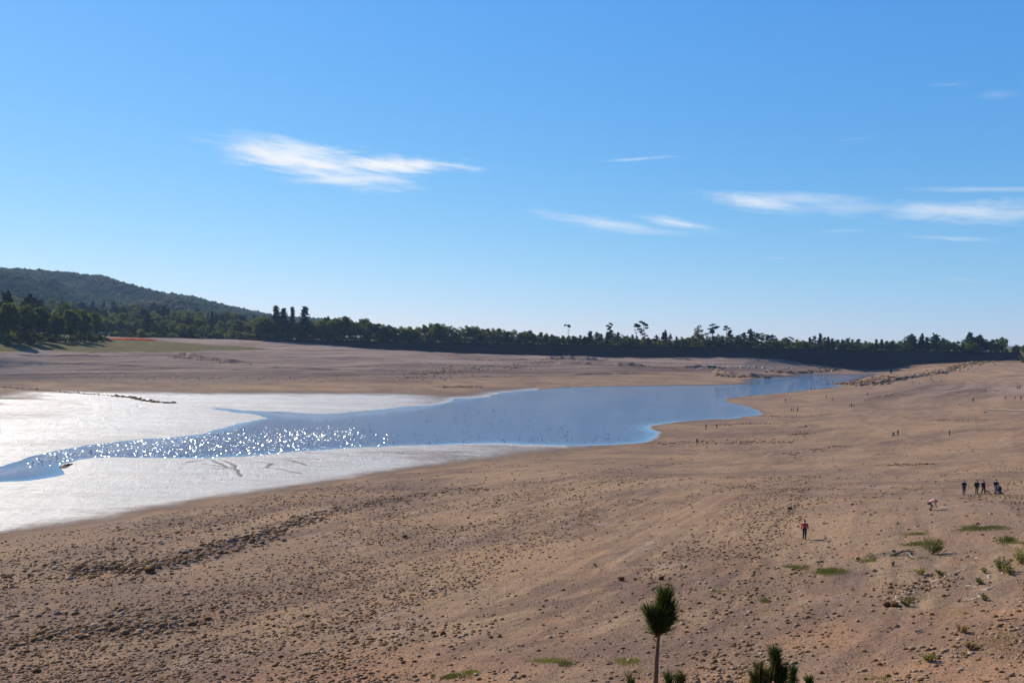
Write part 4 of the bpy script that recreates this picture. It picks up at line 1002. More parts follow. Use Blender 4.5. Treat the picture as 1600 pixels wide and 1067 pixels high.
def make_person(pose):
    J = pose_joints(pose); names = list(J); V = [J[k] for k in names]; ix = {k: i for i, k in enumerate(names)}
    E = [('pel', 'wst'), ('wst', 'chest'), ('chest', 'nb'), ('nb', 'neck'), ('neck', 'head'), ('head', 'crown')]
    for k in 'LR': E += [('nb', 'sh'+k), ('sh'+k, 'el'+k), ('el'+k, 'wr'+k), ('pel', 'hp'+k), ('hp'+k, 'kn'+k), ('kn'+k, 'an'+k), ('an'+k, 'to'+k)]
    E = [(ix[a], ix[b]) for a, b in E]
    rad_ = dict(pel=(.14, .10), wst=(.125, .09), chest=(.145, .105), nb=.075, neck=.052, head=(.078, .095), crown=.06)
    for k in 'LR': rad_.update({'sh'+k: .06, 'el'+k: .042, 'wr'+k: .028, 'hp'+k: .085, 'kn'+k: .055, 'an'+k: .036, 'to'+k: .034})
    rr = [rad_[k] for k in names]
    # hands with palm, four fingers and thumb
    for k, sg in (('L', -1), ('R', 1)):
        w = Vector(J['wr'+k]); e = Vector(J['el'+k]); dr = (w-e).normalized(); side = Vector((0, -1, 0)) if abs(dr.y) < .8 else Vector((-sg, 0, 0)); side = (side-dr*side.dot(dr)).normalized()
        nrm = dr.cross(side)
        palm = w+dr*.075; V.append(tuple(palm)); rr.append(.03); pi_ = len(V)-1; E.append((ix['wr'+k], pi_))
        for j, L in enumerate((.07, .08, .075, .058)):
            b = palm+side*(.030-.019*j)+dr*.03; c1 = b+dr*L*.5+nrm*.006*sg; c2 = c1+dr*L*.42+nrm*.022*sg
            V += [tuple(b), tuple(c1), tuple(c2)]; rr += [.010, .009, .007]; q = len(V)-3; E += [(pi_, q), (q, q+1), (q+1, q+2)]
        b = w+dr*.035+side*.028; c1 = b+side*.022+dr*.03; c2 = c1+dr*.025; V += [tuple(b), tuple(c1), tuple(c2)]; rr += [.012, .010, .008]; q = len(V)-3; E += [(pi_, q), (q, q+1), (q+1, q+2)]
    h = Vector(J['head']); up = (Vector(J['crown'])-h).normalized(); fw = Vector((0, -1, 0)); fw = (fw-up*fw.dot(up)).normalized() if abs(up.y) < .9 else Vector((0, 0, -1))
    V.append(tuple(h+fw*.095-up*.02)); rr.append(.014); E.append((ix['head'], len(V)-1))
    body = skin_mesh('body', V, E, rr, skin_m, 1)
    def sub(keys, edges, radii, name, mat):
        i2 = {k: i for i, k in enumerate(keys)}
        return skin_mesh(name, [J[k] for k in keys], [(i2[a], i2[b]) for a, b in edges], radii, mat, 1)
    top = sub(['chest', 'wst', 'pel', 'nb', 'shL', 'elL', 'wrL', 'shR', 'elR', 'wrR'], [('chest', 'wst'), ('wst', 'pel'), ('chest', 'nb'), ('nb', 'shL'), ('shL', 'elL'), ('elL', 'wrL'), ('nb', 'shR'), ('shR', 'elR'), ('elR', 'wrR')],
              [(.185, .135), (.17, .13), (.18, .14), (.12, .10), .085, .066, .048, .085, .066, .048], 'jacket', cloth('black'))
    leg = sub(['pel', 'hpL', 'knL', 'anL', 'hpR', 'knR', 'anR'], [('pel', 'hpL'), ('hpL', 'knL'), ('knL', 'anL'), ('pel', 'hpR'), ('hpR', 'knR'), ('knR', 'anR')], [(.165, .13), .105, .078, .056, .105, .078, .056], 'trousers', cloth('black'))
    c = Vector(J['head'])+up*.035-fw*.018
    Vh = ICO2*np.array([.098, .108, .105]) + np.array(c)
    hair = mesh_np('hair', Vh, ICF2, hair_m, True)
    A = Acc()
    for k in 'LR':
        a = np.array(J['an'+k]); t = np.array(J['to'+k]); A.add(*tube([a+[0, .03, -.0], a*.6+t*.4+[0, 0, -.02], t, t+(t-a)*.15], [.052, .05, .045, .02], 8))
    shoes = A.mesh('shoes', cloth('black'), True)
    return dict(body=body, jacket=top, trousers=leg, hair=hair, shoes=shoes)
PM = {p: make_person(p) for p in ('stand', 'walk', 'step', 'fold', 'push', 'bend')}
def person(px, py, pose, face, topc, legc, H, label, group=None, hair=None):
    p = pix2ground([px], [py])[0]
    root = empty('person', (p[0], p[1], p[2]-.01), R(face), H/1.75)
    for k, me in PM[pose].items():
        o = obj(k, me, root)
        if k in ('jacket', 'trousers') or (k == 'hair' and hair):
            o.material_slots[0].link = 'OBJECT'; o.material_slots[0].material = cloth({'jacket': topc, 'trousers': legc, 'hair': hair}[k])
    tag(root, label, 'person', group); return root, p
person(1257, 843, 'step', 160, 'red', 'black', 1.78, 'person in a red top and dark trousers walking alone on the near beach')
person(1506, 773, 'fold', 5, 'black', 'denim', 1.78, 'person in black with arms folded, leftmost of the strolling group')
person(1526, 772, 'stand', -8, 'black', 'green', 1.72, 'person in a loose black coat, second from left in the strolling group')
person(1536.5, 772, 'step', 12, 'black', 'black', 1.70, 'slim person in black standing beside the little dog')
pp5, g5 = person(1556, 772.5, 'push', -6, 'black', 'denim', 1.80, 'person in dark jacket pushing the stroller at the right of the group')
person(1454.5, 797, 'bend', 75, 'pink', 'brown', 1.7, 'person in a pink top bending down to the ground')
person(1403, 680.5, 'push', -75, 'black', 'black', 1.78, 'person in black behind a small stroller in mid beach')
person(1483.5, 680.5, 'stand', 80, 'brown', 'black', 1.75, 'dark dressed person standing alone on the right middle beach')
OTH = [(1103,671,'step',-70,'black','black',1.75,'person in black near the inner shore, left of two'),(1120,670,'fold',60,'black','navy',1.7,'person in black near the inner shore, right of two'),(1089,694,'stand',10,'brown','black',1.7,'lone dim person below the two at the inner shore'),
 (1227,628.5,'stand',0,'brown','brown',1.75,'lone brown clad person on the sandy point'),(1236.5,643,'walk',70,'navy','black',1.65,'leftmost of three people on the sandy point'),(1240,642,'stand',40,'grey','black',1.25,'child in the middle of three people on the sandy point'),(1246,643,'fold',-20,'black','black',1.78,'tallest of three people on the sandy point, on the right'),
 (1267.3,610,'stand',180,'black','black',1.75,'taller of the pair standing at the water edge'),(1272.5,609.5,'stand',180,'black','navy',1.6,'shorter of the pair standing at the water edge'),
 (1291,622.5,'stand',20,'brown','brown',1.7,'brown clad person, left of two on the far beach'),(1300.5,625.5,'walk',-60,'orange','brown',1.8,'rust clad person, right of two on the far beach'),(1355.5,618.5,'step',0,'navy','black',1.75,'lone person near the rocky spit'),
 (1327.5,635.5,'stand',0,'grey','navy',1.1,'child at the left of a family of three'),(1330.5,636,'stand',10,'black','black',1.8,'adult in the middle of a family of three'),(1334.5,635.5,'walk',-10,'navy','black',1.25,'older child at the right of a family of three'),
 (1500,633.5,'bend',60,'white','navy',1.7,'stooping person in a white top on the right beach'),(1520.5,628,'stand',-40,'black','black',1.78,'thin dark person standing alone right of the stooping one'),
 (1571,624,'walk',60,'grey','black',1.7,'leftmost of three spread walkers near the right edge'),(1586,624,'walk',-70,'orange','black',1.78,'middle one of three spread walkers near the right edge'),(1595,625,'step',30,'black','black',1.8,'rightmost of three spread walkers near the right edge'),
 (1590,608.5,'stand',0,'orange','black',1.75,'left one of the pair with a long shadow at the right edge'),(1593.5,608.5,'stand',20,'black','navy',1.75,'right one of the pair with a long shadow at the right edge'),
 (1458.5,596.5,'stand',0,'brown','black',1.75,'left of three people before the ochre bank'),(1463,597,'stand',0,'tan','brown',1.2,'child between two adults before the ochre bank'),(1470,597,'stand',0,'black','brown',1.78,'right of three people before the ochre bank'),
 (1426.5,600,'stand',0,'brown','black',1.5,'small figure left of the bending one below the spit'),(1437,600,'bend',-70,'grey','black',1.7,'bending grey figure below the spit'),(1409,594.5,'fold',30,'black','black',1.7,'dark figure in the shade of the spit ledge'),
 (1362,595,'walk',70,'orange','brown',1.75,'person in rust red climbing on the spit rocks'),(1353,597,'stand',0,'brown','brown',1.65,'brown clad person sitting low on the spit rocks'),
 (1445.5,574,'stand',0,'black','black',1.75,'left of three people on the high far beach'),(1449,574.3,'stand',0,'brown','black',1.3,'child of three people on the high far beach'),(1452.5,574,'stand',0,'black','black',1.75,'right of three people on the high far beach'),
 (1466.5,573,'stand',0,'orange','brown',1.75,'lone reddish figure on the high far beach'),(1422,580.5,'stand',0,'brown','black',1.7,'lone tiny figure right of the cone shaped tree'),
 (391,545.5,'stand',0,'black','black',1.75,'left of two tiny figures below the dam at left'),(394.5,545.3,'stand',0,'black','black',1.75,'right of two tiny figures below the dam at left'),(245,544,'stand',0,'black','black',1.7,'lone tiny figure on the left grass below the orange netting')]
for a in OTH:
    lab = a[7].replace('sitting low', 'standing'); person(*a[:7], lab, 'walkers spread over the dry lake bed')

# stroller
def make_stroller(p, rz, label, colr):
    root = empty('stroller', tuple(p), rz)
    A = Acc()
    for sgn in (-1, 1):
        A.add(*tube([(sgn*.22, .42, 1.02), (sgn*.24, .10, .62), (sgn*.24, -.34, .12)], [.014]*3, 6)); A.add(*tube([(sgn*.24, .05, .60), (sgn*.27, .32, .14)], [.013]*2, 6))
    A.add(*tube([(-.22, .42, 1.02), (.22, .42, 1.02)], [.017]*2, 6)); A.add(*tube([(-.28, .32, .14), (.28, .32, .14)], [.012]*2, 6))
    obj('frame', A.mesh('frame', cloth('grey'), True), root)
    A = Acc()
    prof_ = [(.16, .86), (.10, .55), (-.18, .42), (-.42, .30), (-.44, .22), (-.14, .34), (.14, .46), (.22, .84)]
    V = np.array([[sx2, y, z] for sx2 in (-.2, .2) for y, z in prof_]); n_p = len(prof_)
    A.add(V, [np.array([[i, (i+1) % n_p, (i+1) % n_p+n_p, i+n_p] for i in range(n_p)]), np.array([list(range(n_p))[::-1], list(range(n_p, 2*n_p))])])
    obj('seat', A.mesh('seat', cloth(colr)), root)
    th = np.linspace(R(-15), R(115), 9); V = []; 
    for x in (-.23, .23, -.21, .21):
        r_ = .34 if abs(x) > .22 else .31
        V += [(x, .14-r_*math.cos(t), .66+r_*math.sin(t)) for t in th]
    V = np.array(V); k = 9; q = [[i, i+1, k+i+1, k+i] for i in range(k-1)] + [[2*k+i, 3*k+i, 3*k+i+1, 2*k+i+1] for i in range(k-1)]
    fan = [[i, 2*k+i, 2*k+i+1, i+1] for i in range(k-1)] + [[k+i, k+i+1, 3*k+i+1, 3*k+i] for i in range(k-1)]
    obj('canopy', mesh_np('canopy', V, np.array(q+fan), cloth(colr)), root)
    wm = None
    for (x, y) in ((-.27, -.34), (.27, -.34), (-.30, .32), (.30, .32)):
        if wm is None:
            t = np.linspace(0, 2*math.pi, 15)[:-1]; ring = [(0, math.cos(a)*.12, math.sin(a)*.12) for a in t]+[(0, math.cos(t[0])*.12, math.sin(t[0])*.12)]
            B = Acc(); B.add(*tube(ring, [.028]*len(ring), 6)); B.add(*tube([(-.03, 0, 0), (.03, 0, 0)], [.04, .04], 8))
            for a in t[::2]: B.add(*tube([(0, 0, 0), (0, math.cos(a)*.12, math.sin(a)*.12)], [.006]*2, 4))
            wm = B.mesh('wheel', cloth('black'), True)
        obj('wheel', wm, root, (x, y, .145))
    tag(root, label, 'stroller'); return root
f = Vector((math.sin(R(-6)), -math.cos(R(-6)), 0))
q = Vector(g5)+f*.72; make_stroller((q.x, q.y, float(gz(q.x, q.y)[0])), R(-6), 'dark baby stroller pushed by the person at the right of the group', 'navy')
p = pix2ground([1396], [680.5])[0]; make_stroller(tuple(p), R(-75), 'small dark stroller in front of the person on the mid beach', 'black')
# little dog by the group
def make_dog(px, py, rz, label, c, s=1.0):
    p = pix2ground([px], [py])[0]; root = empty('dog', tuple(p), rz, s)
    V = [(0, .0, .34), (0, .17, .35), (0, -.16, .33), (0, .26, .42), (0, .33, .50), (0, .43, .47), (0, -.26, .42), (0, -.33, .52)]
    E = [(0, 1), (0, 2), (1, 3), (3, 4), (4, 5), (2, 6), (6, 7)]; rd = [.085, .10, .08, .055, .055, .028, .02, .012]
    for sx2 in (-.07, .07):
        b = len(V); V += [(sx2, .17, .24), (sx2, .15, .13), (sx2, .17, .02)]; E += [(1, b), (b, b+1), (b+1, b+2)]; rd += [.04, .025, .02]
        b = len(V); V += [(sx2, -.15, .24), (sx2, -.21, .14), (sx2, -.17, .02)]; E += [(2, b), (b, b+1), (b+1, b+2)]; rd += [.05, .026, .02]
        b = len(V); V += [(sx2*.6, .30, .57), (sx2*.8, .28, .60)]; E += [(4, b), (b, b+1)]; rd += [.018, .008]
    obj('body', skin_mesh('body', V, E, rd, cloth(c), 1), root); tag(root, label, 'dog')
make_dog(1543, 771, R(70), 'small dark dog trotting between the group and the stroller', 'brown', .8)

# ------------------------------------------------------------------ ducks
A = Acc()
def ell(c, r_, rot=0):
    V = ICO2*np.array(r_); cs, sn = math.cos(rot), math.sin(rot); V = np.stack([V[:, 0], V[:, 1]*cs-V[:, 2]*sn, V[:, 1]*sn+V[:, 2]*cs], 1); return V+np.array(c), ICF2
A.add(*ell((0, 0, .07), (.12, .24, .10))); A.add(*ell((0, -.25, .12), (.05, .09, .035), -.5)); A.add(*tube([(0, .16, .10), (0, .21, .20), (0, .22, .26)], [.055, .04, .04], 8)); A.add(*ell((0, .23, .28), (.05, .065, .05))); A.add(*tube([(0, .28, .275), (0, .35, .265)], [.022, .012], 6))
dm = A.mesh('duck', M_flat('duck_feathers', (.035, .03, .028), .7, .4, 8), True)
DP = []
for _ in range(44): t = random.random(); DP.append((460+t*520, 699-t*12+random.gauss(0, 2.2)-3))
for _ in range(14): DP.append((random.gauss(865, 22), random.gauss(672, 5)))
for _ in range(12): DP.append((random.gauss(940, 14), random.gauss(684, 4)))
for _ in range(16): t = random.random(); DP.append((325+t*75, 679-t*15+random.gauss(0, 1.0)+2))
for _ in range(12): t = random.random(); DP.append((25+t*125, 724-t*24+random.gauss(0, 1)+2))
for _ in range(16): DP.append((random.gauss(745, 25), random.gauss(650, 14)))
for _ in range(34): DP.append((random.uniform(420, 1100), random.uniform(640, 690)))
for _ in range(12): t = random.random(); DP.append((190+t*130, 712.5+random.gauss(0, .6)))
xy = np.array([at_drop(a, b, CAM_Z) for a, b in DP]); sdd = sdf(xy[:, 0], xy[:, 1])
for (x, y), d_ in zip(xy, sdd):
    if d_ > -1.2: continue
    k_ = random.uniform(.7, .95); o = obj('duck', dm, None, (x, y, -.015), random.uniform(0, 6.28), (k_, k_, k_*.7)); tag(o, 'tiny dark waterbird floating on the blue water', 'bird', 'waterbirds floating on the lake')

# ------------------------------------------------------------------ small things
pale_wood = M_flat('bleached_wood', (.24, .20, .15), .85, .5, 2.0); dark_wood = M_flat('dark_wood', (.07, .05, .04), .9, .5, 5.0)
a = pix2ground([1538], [640])[0]; b = pix2ground([1612], [643])[0]
pts_ = [Vector(a)*(1-t)+Vector(b)*t for t in np.linspace(0, 1, 10)]; pts_ = [(q.x, q.y, float(gz(q.x, q.y)[0])+.26+.04*math.sin(i*2)) for i, q in enumerate(pts_)]
A = Acc(); A.add(*tube(pts_, [.14, .17, .18, .18, .19, .19, .19, .2, .2, .2], 10)); A.add(*tube([pts_[0], (pts_[0][0]-.5, pts_[0][1], pts_[0][2]+.25)], [.12, .03], 6))
tag(obj('log', A.mesh('log', pale_wood, True)), 'long bleached tree trunk lying across the right beach', 'log')
p = pix2ground([1540], [644.5])[0]; o = obj('rock', ROCKS[2], None, (p[0], p[1], p[2]+.1), 0, (.8, .5, .5)); tag(o, 'dark stone below the left end of the bleached trunk', 'rock')
def stick(P, r_, mat, lab, nm='branch', twigs=()):
    pts = pix2ground([q[0] for q in P], [q[1] for q in P]); L = [(q[0], q[1], q[2]+r_*1.2+lift) for q, lift in zip(pts, [q[2] for q in P])]
    A = Acc(); A.add(*tube(L, list(np.linspace(r_, r_*.4, len(L))), 7))
    for (i, dx, dy, dz) in twigs: A.add(*tube([L[i], (L[i][0]+dx*.5, L[i][1]+dy*.5, L[i][2]+dz*.7), (L[i][0]+dx, L[i][1]+dy, L[i][2]+dz)], [r_*.5, r_*.35, r_*.12], 5))
    tag(obj(nm, A.mesh(nm, mat, True)), lab, 'branch')
stick([(1396, 868, 0), (1405, 867, .1), (1416, 864, .12), (1430, 863.5, .02)], .07, dark_wood, 'dark crooked driftwood branch above the green weed strip', twigs=((1, .5, .2, .2), (2, .6, -.3, .25)))
stick([(1421, 868, .05), (1424, 872, .1), (1433, 875.5, 0)], .05, pale_wood, 'pale forked twig at the right end of the weed strip')
stick([(1558, 971, .03), (1568, 970.5, .03), (1580, 969.5, .05), (1590, 967, 0)], .05, dark_wood, 'dark straight stick lying near the right edge')
stick([(1431, 988.5, 0), (1442, 985.5, .02)], .07, M_flat('grey_wood', (.3, .25, .2), .9, .4), 'short grey brown log end lying on the near slope')

# weeds
def weed_mat(n, a, b): return M_leaf(n, a, b, tuple(v*.7 for v in a), .35, 2.0)
wg = weed_mat('weed_green', (.10, .105, .028), (.13, .12, .038)); wy_ = weed_mat('weed_yellow', (.22, .18, .05), (.17, .17, .045)); wdry = weed_mat('weed_dry', (.30, .19, .08), (.26, .17, .08))
def blades(C, h, g, lean=.5, w=.012):
    n = len(C); th = g.uniform(0, 6.28, n); hh = h*g.uniform(.5, 1.3, n); d = np.stack([np.cos(th), np.sin(th), 0*th], 1); L = g.uniform(.05, lean, n)*hh
    side = np.stack([-np.sin(th), np.cos(th), 0*th], 1)*w
    tip = C + d*L[:, None]; tip[:, 2] += hh
    mid = C + d*(L*.35)[:, None]; mid[:, 2] += hh*.55
    V = np.stack([C-side, C+side, mid+side*.8, mid-side*.8, tip], 1).reshape(-1, 3); b = np.arange(n)[:, None]*5
    return V, [b+np.array([[0, 1, 2, 3]]), b+np.array([[3, 2, 4]])]
A = {0: Acc(), 1: Acc(), 2: Acc()}
GP = [(1531,825,40,4,900,0,.12),(1400,871,42,3.5,800,0,.12),(1355,876,16,2.5,250,1,.1),(1296,893,24,5,600,0,.14),(1243,887,20,4,350,0,.12),(1430,834,20,2,220,0,.1),(1432,850,22,3.5,320,0,.12),(1572,845,16,5,260,0,.16),(1590,850,20,4,200,1,.16),
      (695,1056,32,5,700,0,.10),(735,1050,12,3,160,1,.1),(858,1032,30,4,420,1,.07),(880,1037,16,4,200,0,.08),(985,1033,26,5,420,1,.08),(1130,925,18,3,180,1,.08),(1198,939,10,4,220,0,.12),(1060,968,12,4,130,0,.1),(1220,934,10,3,120,1,.1),
      (1460,852,16,8,260,0,.2),(1590,870,20,10,300,2,.25),(1560,1000,40,20,260,2,.1),(1400,1030,60,14,200,2,.08),(1000,1050,60,10,220,2,.06),(850,1060,60,6,160,0,.06),(1500,960,60,20,260,2,.08),(1420,935,12,5,120,0,.15),(1380,1060,50,8,150,1,.08),(1250,1010,60,20,160,2,.06)]
for (px, py, sx_, sy_, n, k, h) in GP:
    n2 = n*2; g = rng
    a_ = g.uniform(0, 6.28, n2); r_ = np.sqrt(g.uniform(0, 1, n2))*(1+.35*g.normal(size=n2)); pxx = px+r_*np.cos(a_)*sx_; pyy = py+r_*np.sin(a_)*sy_
    c0 = pix2ground([px, px+sx_, px, px], [py, py, py-sy_, py+sy_])
    ex = c0[1]-c0[0]; ey = (c0[2]-c0[3])*.5
    X = c0[0, 0]+(r_*np.cos(a_))*ex[0]+(r_*np.sin(a_))*ey[0]; Y = c0[0, 1]+(r_*np.cos(a_))*ex[1]+(r_*np.sin(a_))*ey[1]
    kp = fbm(X/1.3, Y/1.3, 99, 3) > -.12; X, Y = X[kp], Y[kp]
    A[k].add(*blades(np.stack([X, Y, gz(X, Y)], 1), h, g, .9, .018))
for k, (nm, lab, mt) in enumerate([('grass', 'green grass patches scattered over the near right beach', wg), ('yellow_grass', 'yellowish grass tufts scattered along the near beach', wy_), ('dry_grass', 'rusty dry grass on the slope at the lower right', wdry)]):
    tag(obj(nm, A[k].mesh(nm, mt)), lab, 'grass', kind='stuff')
def bushlet(px, py, h, w, n, mt, lab, lean=0.0, nm='weed'):
    p = pix2ground([px], [py])[0]; g = np.random.default_rng(int(px*7+py)); root = empty(nm, tuple(p))
    T = Acc(); C = []
    for i in range(14):
        th = g.uniform(0, 6.28); e = np.array([math.cos(th)*w*.5*g.uniform(.3, 1)+lean*h, math.sin(th)*w*.5*g.uniform(.3, 1), h*g.uniform(.5, 1.0)])
        T.add(*tube([(g.normal()*.02, g.normal()*.02, -.03), e*.55+np.array([0, 0, -.02]), e], [.012, .008, .003], 4))
        t = g.uniform(.3, 1.05, n//14)[:, None]; C.append(e*t+g.normal(size=(n//14, 3))*np.array([.06, .06, .05])*w)
    obj('stem', T.mesh('stem', dark_wood, True), root)
    A = Acc(); A.add(*leaf_quads(np.concatenate(C), .075, g)); obj('foliage', A.mesh('foliage', mt), root)
    tag(root, lab, 'weed')
bushlet(1456, 866, 1.15, 1.7, 900, wg, 'tallest leafy green sapling among the weeds', .15, 'sapling')
bushlet(1436, 897, .45, .9, 350, wy_, 'low yellow green weed left of the pale stones'); bushlet(1470, 899, .4, .9, 330, wy_, 'yellow flowering weed above the pale stone row')
bushlet(1562, 893, 1.0, 1.1, 600, wg, 'leaning green shrub with a dark shaded foot near the right edge', .3); bushlet(1577, 897, .5, 1.0, 420, wy_, 'dark footed yellow shrub at the right of the leaning green one')
bushlet(1538, 895, .4, .5, 200, wy_, 'small yellow weed beside a pale slab'); bushlet(1530, 912, .38, .6, 260, wg, 'compact green weed above the lower pale stones'); bushlet(1538, 938, .35, .5, 220, wg, 'green weed at the end of the lower pale stones')
bushlet(1503, 988, .5, .8, 300, wdry, 'brown dry weed in the middle of the lower right slope'); bushlet(1451, 1033, .38, .8, 320, wy_, 'yellow weed low on the lower right slope'); bushlet(1515, 1014, .45, .6, 240, wdry, 'dark dry weed right of the yellow one on the slope')
bushlet(1595, 880, 1.1, 1.6, 700, wy_, 'yellow brown bush cut by the right edge'); bushlet(1416, 946, .35, .7, 260, wg, 'green weed at the foot of the pale stone row'); bushlet(1340, 874, .2, .5, 120, wg, 'thin weed at the left end of the weed strip')
bushlet(1575, 845, .35, .9, 260, wg, 'green weed tuft high on the right slope'); bushlet(1395, 884, .4, .3, 60, dark_wood, 'thin dry stalk under the weed strip')

# ------------------------------------------------------------------ young pines on the near bank
needle = M_leaf('pine_needles', (.034, .048, .014), (.03, .045, .013), (.09, .085, .025), .3, 6.0, .6)
pbark = M_flat('pine_bark', (.16, .085, .05), .9, .6, 30.0, bump=.01)
def needles(axis, n, L, g, ang0=.5, r0=.012, t0=0.0, w=.0030):
    """needles leaving a shoot (polyline) at an acute upward angle"""
    axis = np.asarray(axis, float); t = g.uniform(t0, 1, n)*(len(axis)-1); k = np.minimum(t.astype(int), len(axis)-2); f = (t-k)[:, None]
    P0 = axis[k]*(1-f)+axis[k+1]*f; d = axis[k+1]-axis[k]; d /= np.linalg.norm(d, axis=1)[:, None]
    q = g.normal(size=(n, 3)); q -= (q*d).sum(1)[:, None]*d; q /= np.linalg.norm(q, axis=1)[:, None]
    an = np.clip(g.normal(ang0, .24, n), .08, 1.3)[:, None]; dr = d*np.cos(an)+q*np.sin(an)
    l = (L*g.uniform(.65, 1.15, n))[:, None]
    side = np.cross(dr, g.normal(size=(n, 3))); side /= np.linalg.norm(side, axis=1)[:, None]; side *= w
    B0 = P0+q*r0; mid = B0+dr*l*.55; tip = B0+dr*l+q*l*.05+np.array([0, 0, .04])*l
    V = np.stack([B0-side, B0+side, mid+side, mid-side, tip], 1).reshape(-1, 3); b = np.arange(n)[:, None]*5
    return V, [b+np.array([[0, 1, 2, 3]]), b+np.array([[3, 2, 4]])]
def wpt(px, py, Y): d = ray(px, py); t = Y/d[1]; return np.array([d[0]*t, Y, CAM_Z+d[2]*t])
def young_pine(Y, trunk_px, shoots, label, base_dx=0):
    top = [wpt(a, b, Y+dy) for a, b, dy in trunk_px]
    base = np.array([top[0][0]+base_dx, Y, float(gz(top[0][0]+base_dx, Y)[0])-.05]); root = empty('young_pine', tuple(base))
    line = [base]+[base*(1-t)+top[0]*t+np.array([.02*math.sin(t*6), 0, 0]) for t in (.3, .6, .85)]+top
    rr = list(np.linspace(.042, .014, len(line))); T = Acc(); T.add(*tube([q-base for q in line], rr, 9))
    G = Acc(); g = np.random.default_rng(int(Y*10))
    for (P, n, L, ang0, r1) in shoots:
        pts = [wpt(a, b, Y+dy)-base for a, b, dy in P]
        T.add(*tube(pts, list(np.linspace(r1, r1*.4, len(pts))), 7))
        # join the shoot to the trunk below
        G.add(*needles(pts, n, L, g, ang0))
    obj('trunk', T.mesh('trunk', pbark, True), root); obj('needles', G.mesh('needles', needle), root)
    tag(root, label, 'tree'); return root
young_pine(8.0, [(1024, 1075, 0), (1026, 1030, 0), (1028, 1000, 0), (1031, 985, 0)],
  [([(1029, 990, 0), (1033, 965, 0), (1036, 950, 0), (1038, 935, 0)], 950, .17, .40, .012), ([(1029, 994, 0), (1020, 980, -.04), (1016, 966, -.05), (1015, 955, -.05)], 330, .14, .42, .007),
   ([(1029, 992, 0), (1041, 978, .04), (1047, 964, .05), (1049, 952, .05)], 360, .15, .42, .007), ([(1029, 990, 0), (1033, 972, -.06), (1034, 958, -.07)], 330, .15, .5, .008), ([(1029, 992, 0), (1024, 978, .06), (1025, 960, .07)], 260, .14, .45, .006),
   ([(1024, 1085, 0), (1010, 1090, 0), (988, 1090, .0), (985, 1062, 0)], 500, .11, .42, .008), ([(1024, 1085, 0), (1045, 1090, .05), (1060, 1078, .05), (1063, 1060, .05)], 700, .11, .45, .008), ([(1024, 1085, 0), (1035, 1090, .1), (1045, 1080, .1), (1046, 1060, .1)], 500, .10, .45, .008)],
  'young pine with a bare thin trunk and one tufted head at the lower centre')
young_pine(8.3, [(1215, 1130, 0), (1214, 1100, 0), (1213, 1075, 0), (1212, 1060, 0)],
  [([(1212, 1066, 0), (1212, 1045, 0), (1211, 1022, 0)], 1100, .115, .36, .010), ([(1213, 1090, 0), (1195, 1075, 0), (1188, 1062, 0), (1186, 1045, 0)], 800, .10, .36, .008), ([(1213, 1085, 0), (1200, 1075, .03), (1199, 1055, .03)], 600, .10, .4, .008),
   ([(1213, 1085, 0), (1222, 1065, -.03), (1224, 1048, -.03)], 500, .10, .4, .008), ([(1213, 1095, 0), (1190, 1085, -.05), (1180, 1068, -.05), (1178, 1056, -.05)], 420, .09, .4, .007), ([(1214, 1110, 0), (1235, 1085, .1), (1238, 1066, .1), (1239, 1047, .1)], 620, .09, .42, .008), ([(1214, 1115, 0), (1255, 1095, .1), (1263, 1080, .1), (1264, 1062, .1)], 620, .09, .42, .008)],
  'low bushy young pine with several shoots cut by the bottom edge')
C = []
for _ in range(46):
    w = wpt(random.uniform(1150, 1215), 1075, 8.25); w[2] -= .1; C.append(w)
g = np.random.default_rng(5); V, Fc = blades(np.array(C), .42, g, .25, .0016)
tag(obj('dry_stalks', mesh_np('dry_stalks', V, Fc, wdry)), 'thin dry grass stalks beside the low bushy pine', 'grass', kind='stuff')

# ------------------------------------------------------------------ orange netting, parasol, parked cars
orange = M_leaf('orange_net', (.85, .24, .045), (.85, .25, .05), (.75, .17, .03), .5, .5)
gpx = np.linspace(163, 247, 60); P0 = pix2ground(gpx, 530.2+ (gpx-163)/84*2.2)
V = []; 
for i, q in enumerate(P0):
    wdt = 8.5*math.sin(math.pi*(i+3)/66)*(1+.3*math.sin(i*.9)); hgt = (1.3+.6*abs(math.sin(i*1.7))+.3*math.sin(i*.5))*math.sin(math.pi*(i+3)/66)
    if 45 < i < 53: hgt += .7
    for a_, h_ in ((-.5, .02), (-.3, .55), (0, 1.0), (.3, .7), (.5, .02)):
        y = q[1]+a_*wdt; V.append((q[0], y, float(gz(q[0], y)[0])+h_*hgt))
ii = np.arange(300).reshape(60, 5); qd = np.stack([ii[:-1, :-1], ii[1:, :-1], ii[1:, 1:], ii[:-1, 1:]], -1).reshape(-1, 4)
tag(obj('orange_netting', mesh_np('orange_netting', np.array(V), qd, orange)), 'long heap of bright orange netting on the far left grass', 'netting')
p = pix2ground([157], [529.8])[0]; root = empty('parasol', tuple(p))
A = Acc(); A.add(*tube([(0, 0, 0), (0, 0, 6.2)], [.08, .06], 8)); obj('pole', A.mesh('pole', pale_wood, True), root)
t = np.linspace(0, 2*math.pi, 13)[:-1]; V = [(0, 0, 6.5)]+[(2.6*math.cos(a), 2.6*math.sin(a), 5.5) for a in t]+[(2.6*math.cos(a), 2.6*math.sin(a), 5.2) for a in t]
obj('canopy', mesh_np('canopy', np.array(V), [np.array([[0, 1+i, 1+(i+1) % 12] for i in range(12)]), np.array([[1+i, 13+i, 13+(i+1) % 12, 1+(i+1) % 12] for i in range(12)])], cloth('white')), root)
tag(root, 'small white parasol at the right end of the shore wood', 'parasol')
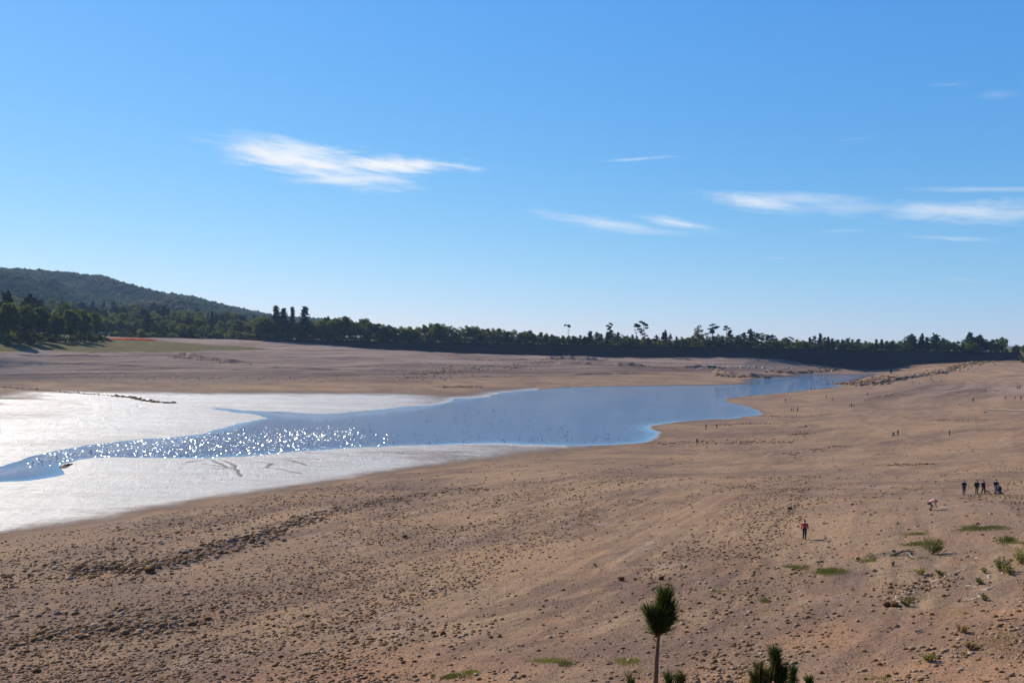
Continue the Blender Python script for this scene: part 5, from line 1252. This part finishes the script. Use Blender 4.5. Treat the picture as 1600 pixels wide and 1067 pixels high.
def car(px, Y, label, rz):
    X = x_at(px, 548, Y); root = empty('parked_car', (X, Y, 21.75), rz)
    sec = [(-2.15, .35), (-2.2, .75), (-2.05, .98), (-1.2, 1.05), (1.3, 1.02), (2.0, .88), (2.15, .6), (2.1, .32)]
    def ext(pr, w, w2=None):
        n = len(pr); V = np.array([[x, s_*(w if z < 1.1 else (w2 or w)), z] for s_ in (-1, 1) for x, z in pr])
        return V, [np.array([[i, (i+1) % n, (i+1) % n+n, i+n] for i in range(n)]), np.array([list(range(n))[::-1], list(range(n, 2*n))])]
    A = Acc(); A.add(*ext(sec, .88)); body = A.mesh('body', M_flat('car_paint', (.8, .8, .8), .3, .03, spec=.6))
    obj('body', body, root)
    A = Acc(); A.add(*ext([(-1.9, 1.0), (-1.35, 1.46), (.35, 1.48), (1.15, 1.02)], .82, .66)); obj('cabin', A.mesh('cabin', M_flat('car_glass', (.05, .06, .07), .1, .05, spec=.8)), root)
    A = Acc(); A.add(*ext([(-1.4, 1.47), (-1.25, 1.53), (.25, 1.54), (.4, 1.48)], .68, .66)); obj('roof', A.mesh('roof', body.materials[0]), root)
    B = Acc(); B.add(*tube([(0, -.1, 0), (0, .1, 0)], [.33, .33], 14)); B.add(*tube([(0, -.11, 0), (0, .11, 0)], [.2, .2], 10)); wm = B.mesh('wheel', cloth('black'))
    for x in (-1.35, 1.35):
        for y in (-.82, .82): obj('wheel', wm, root, (x, y, .33))
    tag(root, label, 'car')
car(1539.5, 823.5, 'white car parked under the trees at the right end of the dam', .1); car(1551, 824, 'white car, the smaller gleam right of the other on the dam', 1.2)

# ------------------------------------------------------------------ haze
HZ = True
if HZ:
    x0, x1, y0, y1, z0, z1 = -6500, 6500, -300, 6500, -12, 345
    V = np.array([[x, y, z] for z in (z0, z1) for x, y in ((x0, y0), (x1, y0), (x1, y1), (x0, y1))])
    m = bpy.data.materials.new('haze_air'); m.use_nodes = True; N = NT(m.node_tree)
    pv = N.n('ShaderNodeVolumePrincipled'); pv.inputs['Color'].default_value = (.45, .66, 1.0, 1); pv.inputs['Density'].default_value = .00005; pv.inputs['Anisotropy'].default_value = .2
    o = N.n('ShaderNodeOutputMaterial'); N.link(pv.outputs[0], o.inputs['Volume'])
    hz_ = obj('haze', mesh_np('haze', V, np.array([[0, 3, 2, 1], [4, 5, 6, 7], [0, 1, 5, 4], [1, 2, 6, 5], [2, 3, 7, 6], [3, 0, 4, 7]]), m)); tag(hz_, kind='stuff')
scene.cycles.max_bounces = 5; scene.cycles.diffuse_bounces = 2; scene.cycles.glossy_bounces = 2; scene.cycles.transmission_bounces = 2; scene.cycles.volume_bounces = 0
scene.cycles.sample_clamp_indirect = 4.0
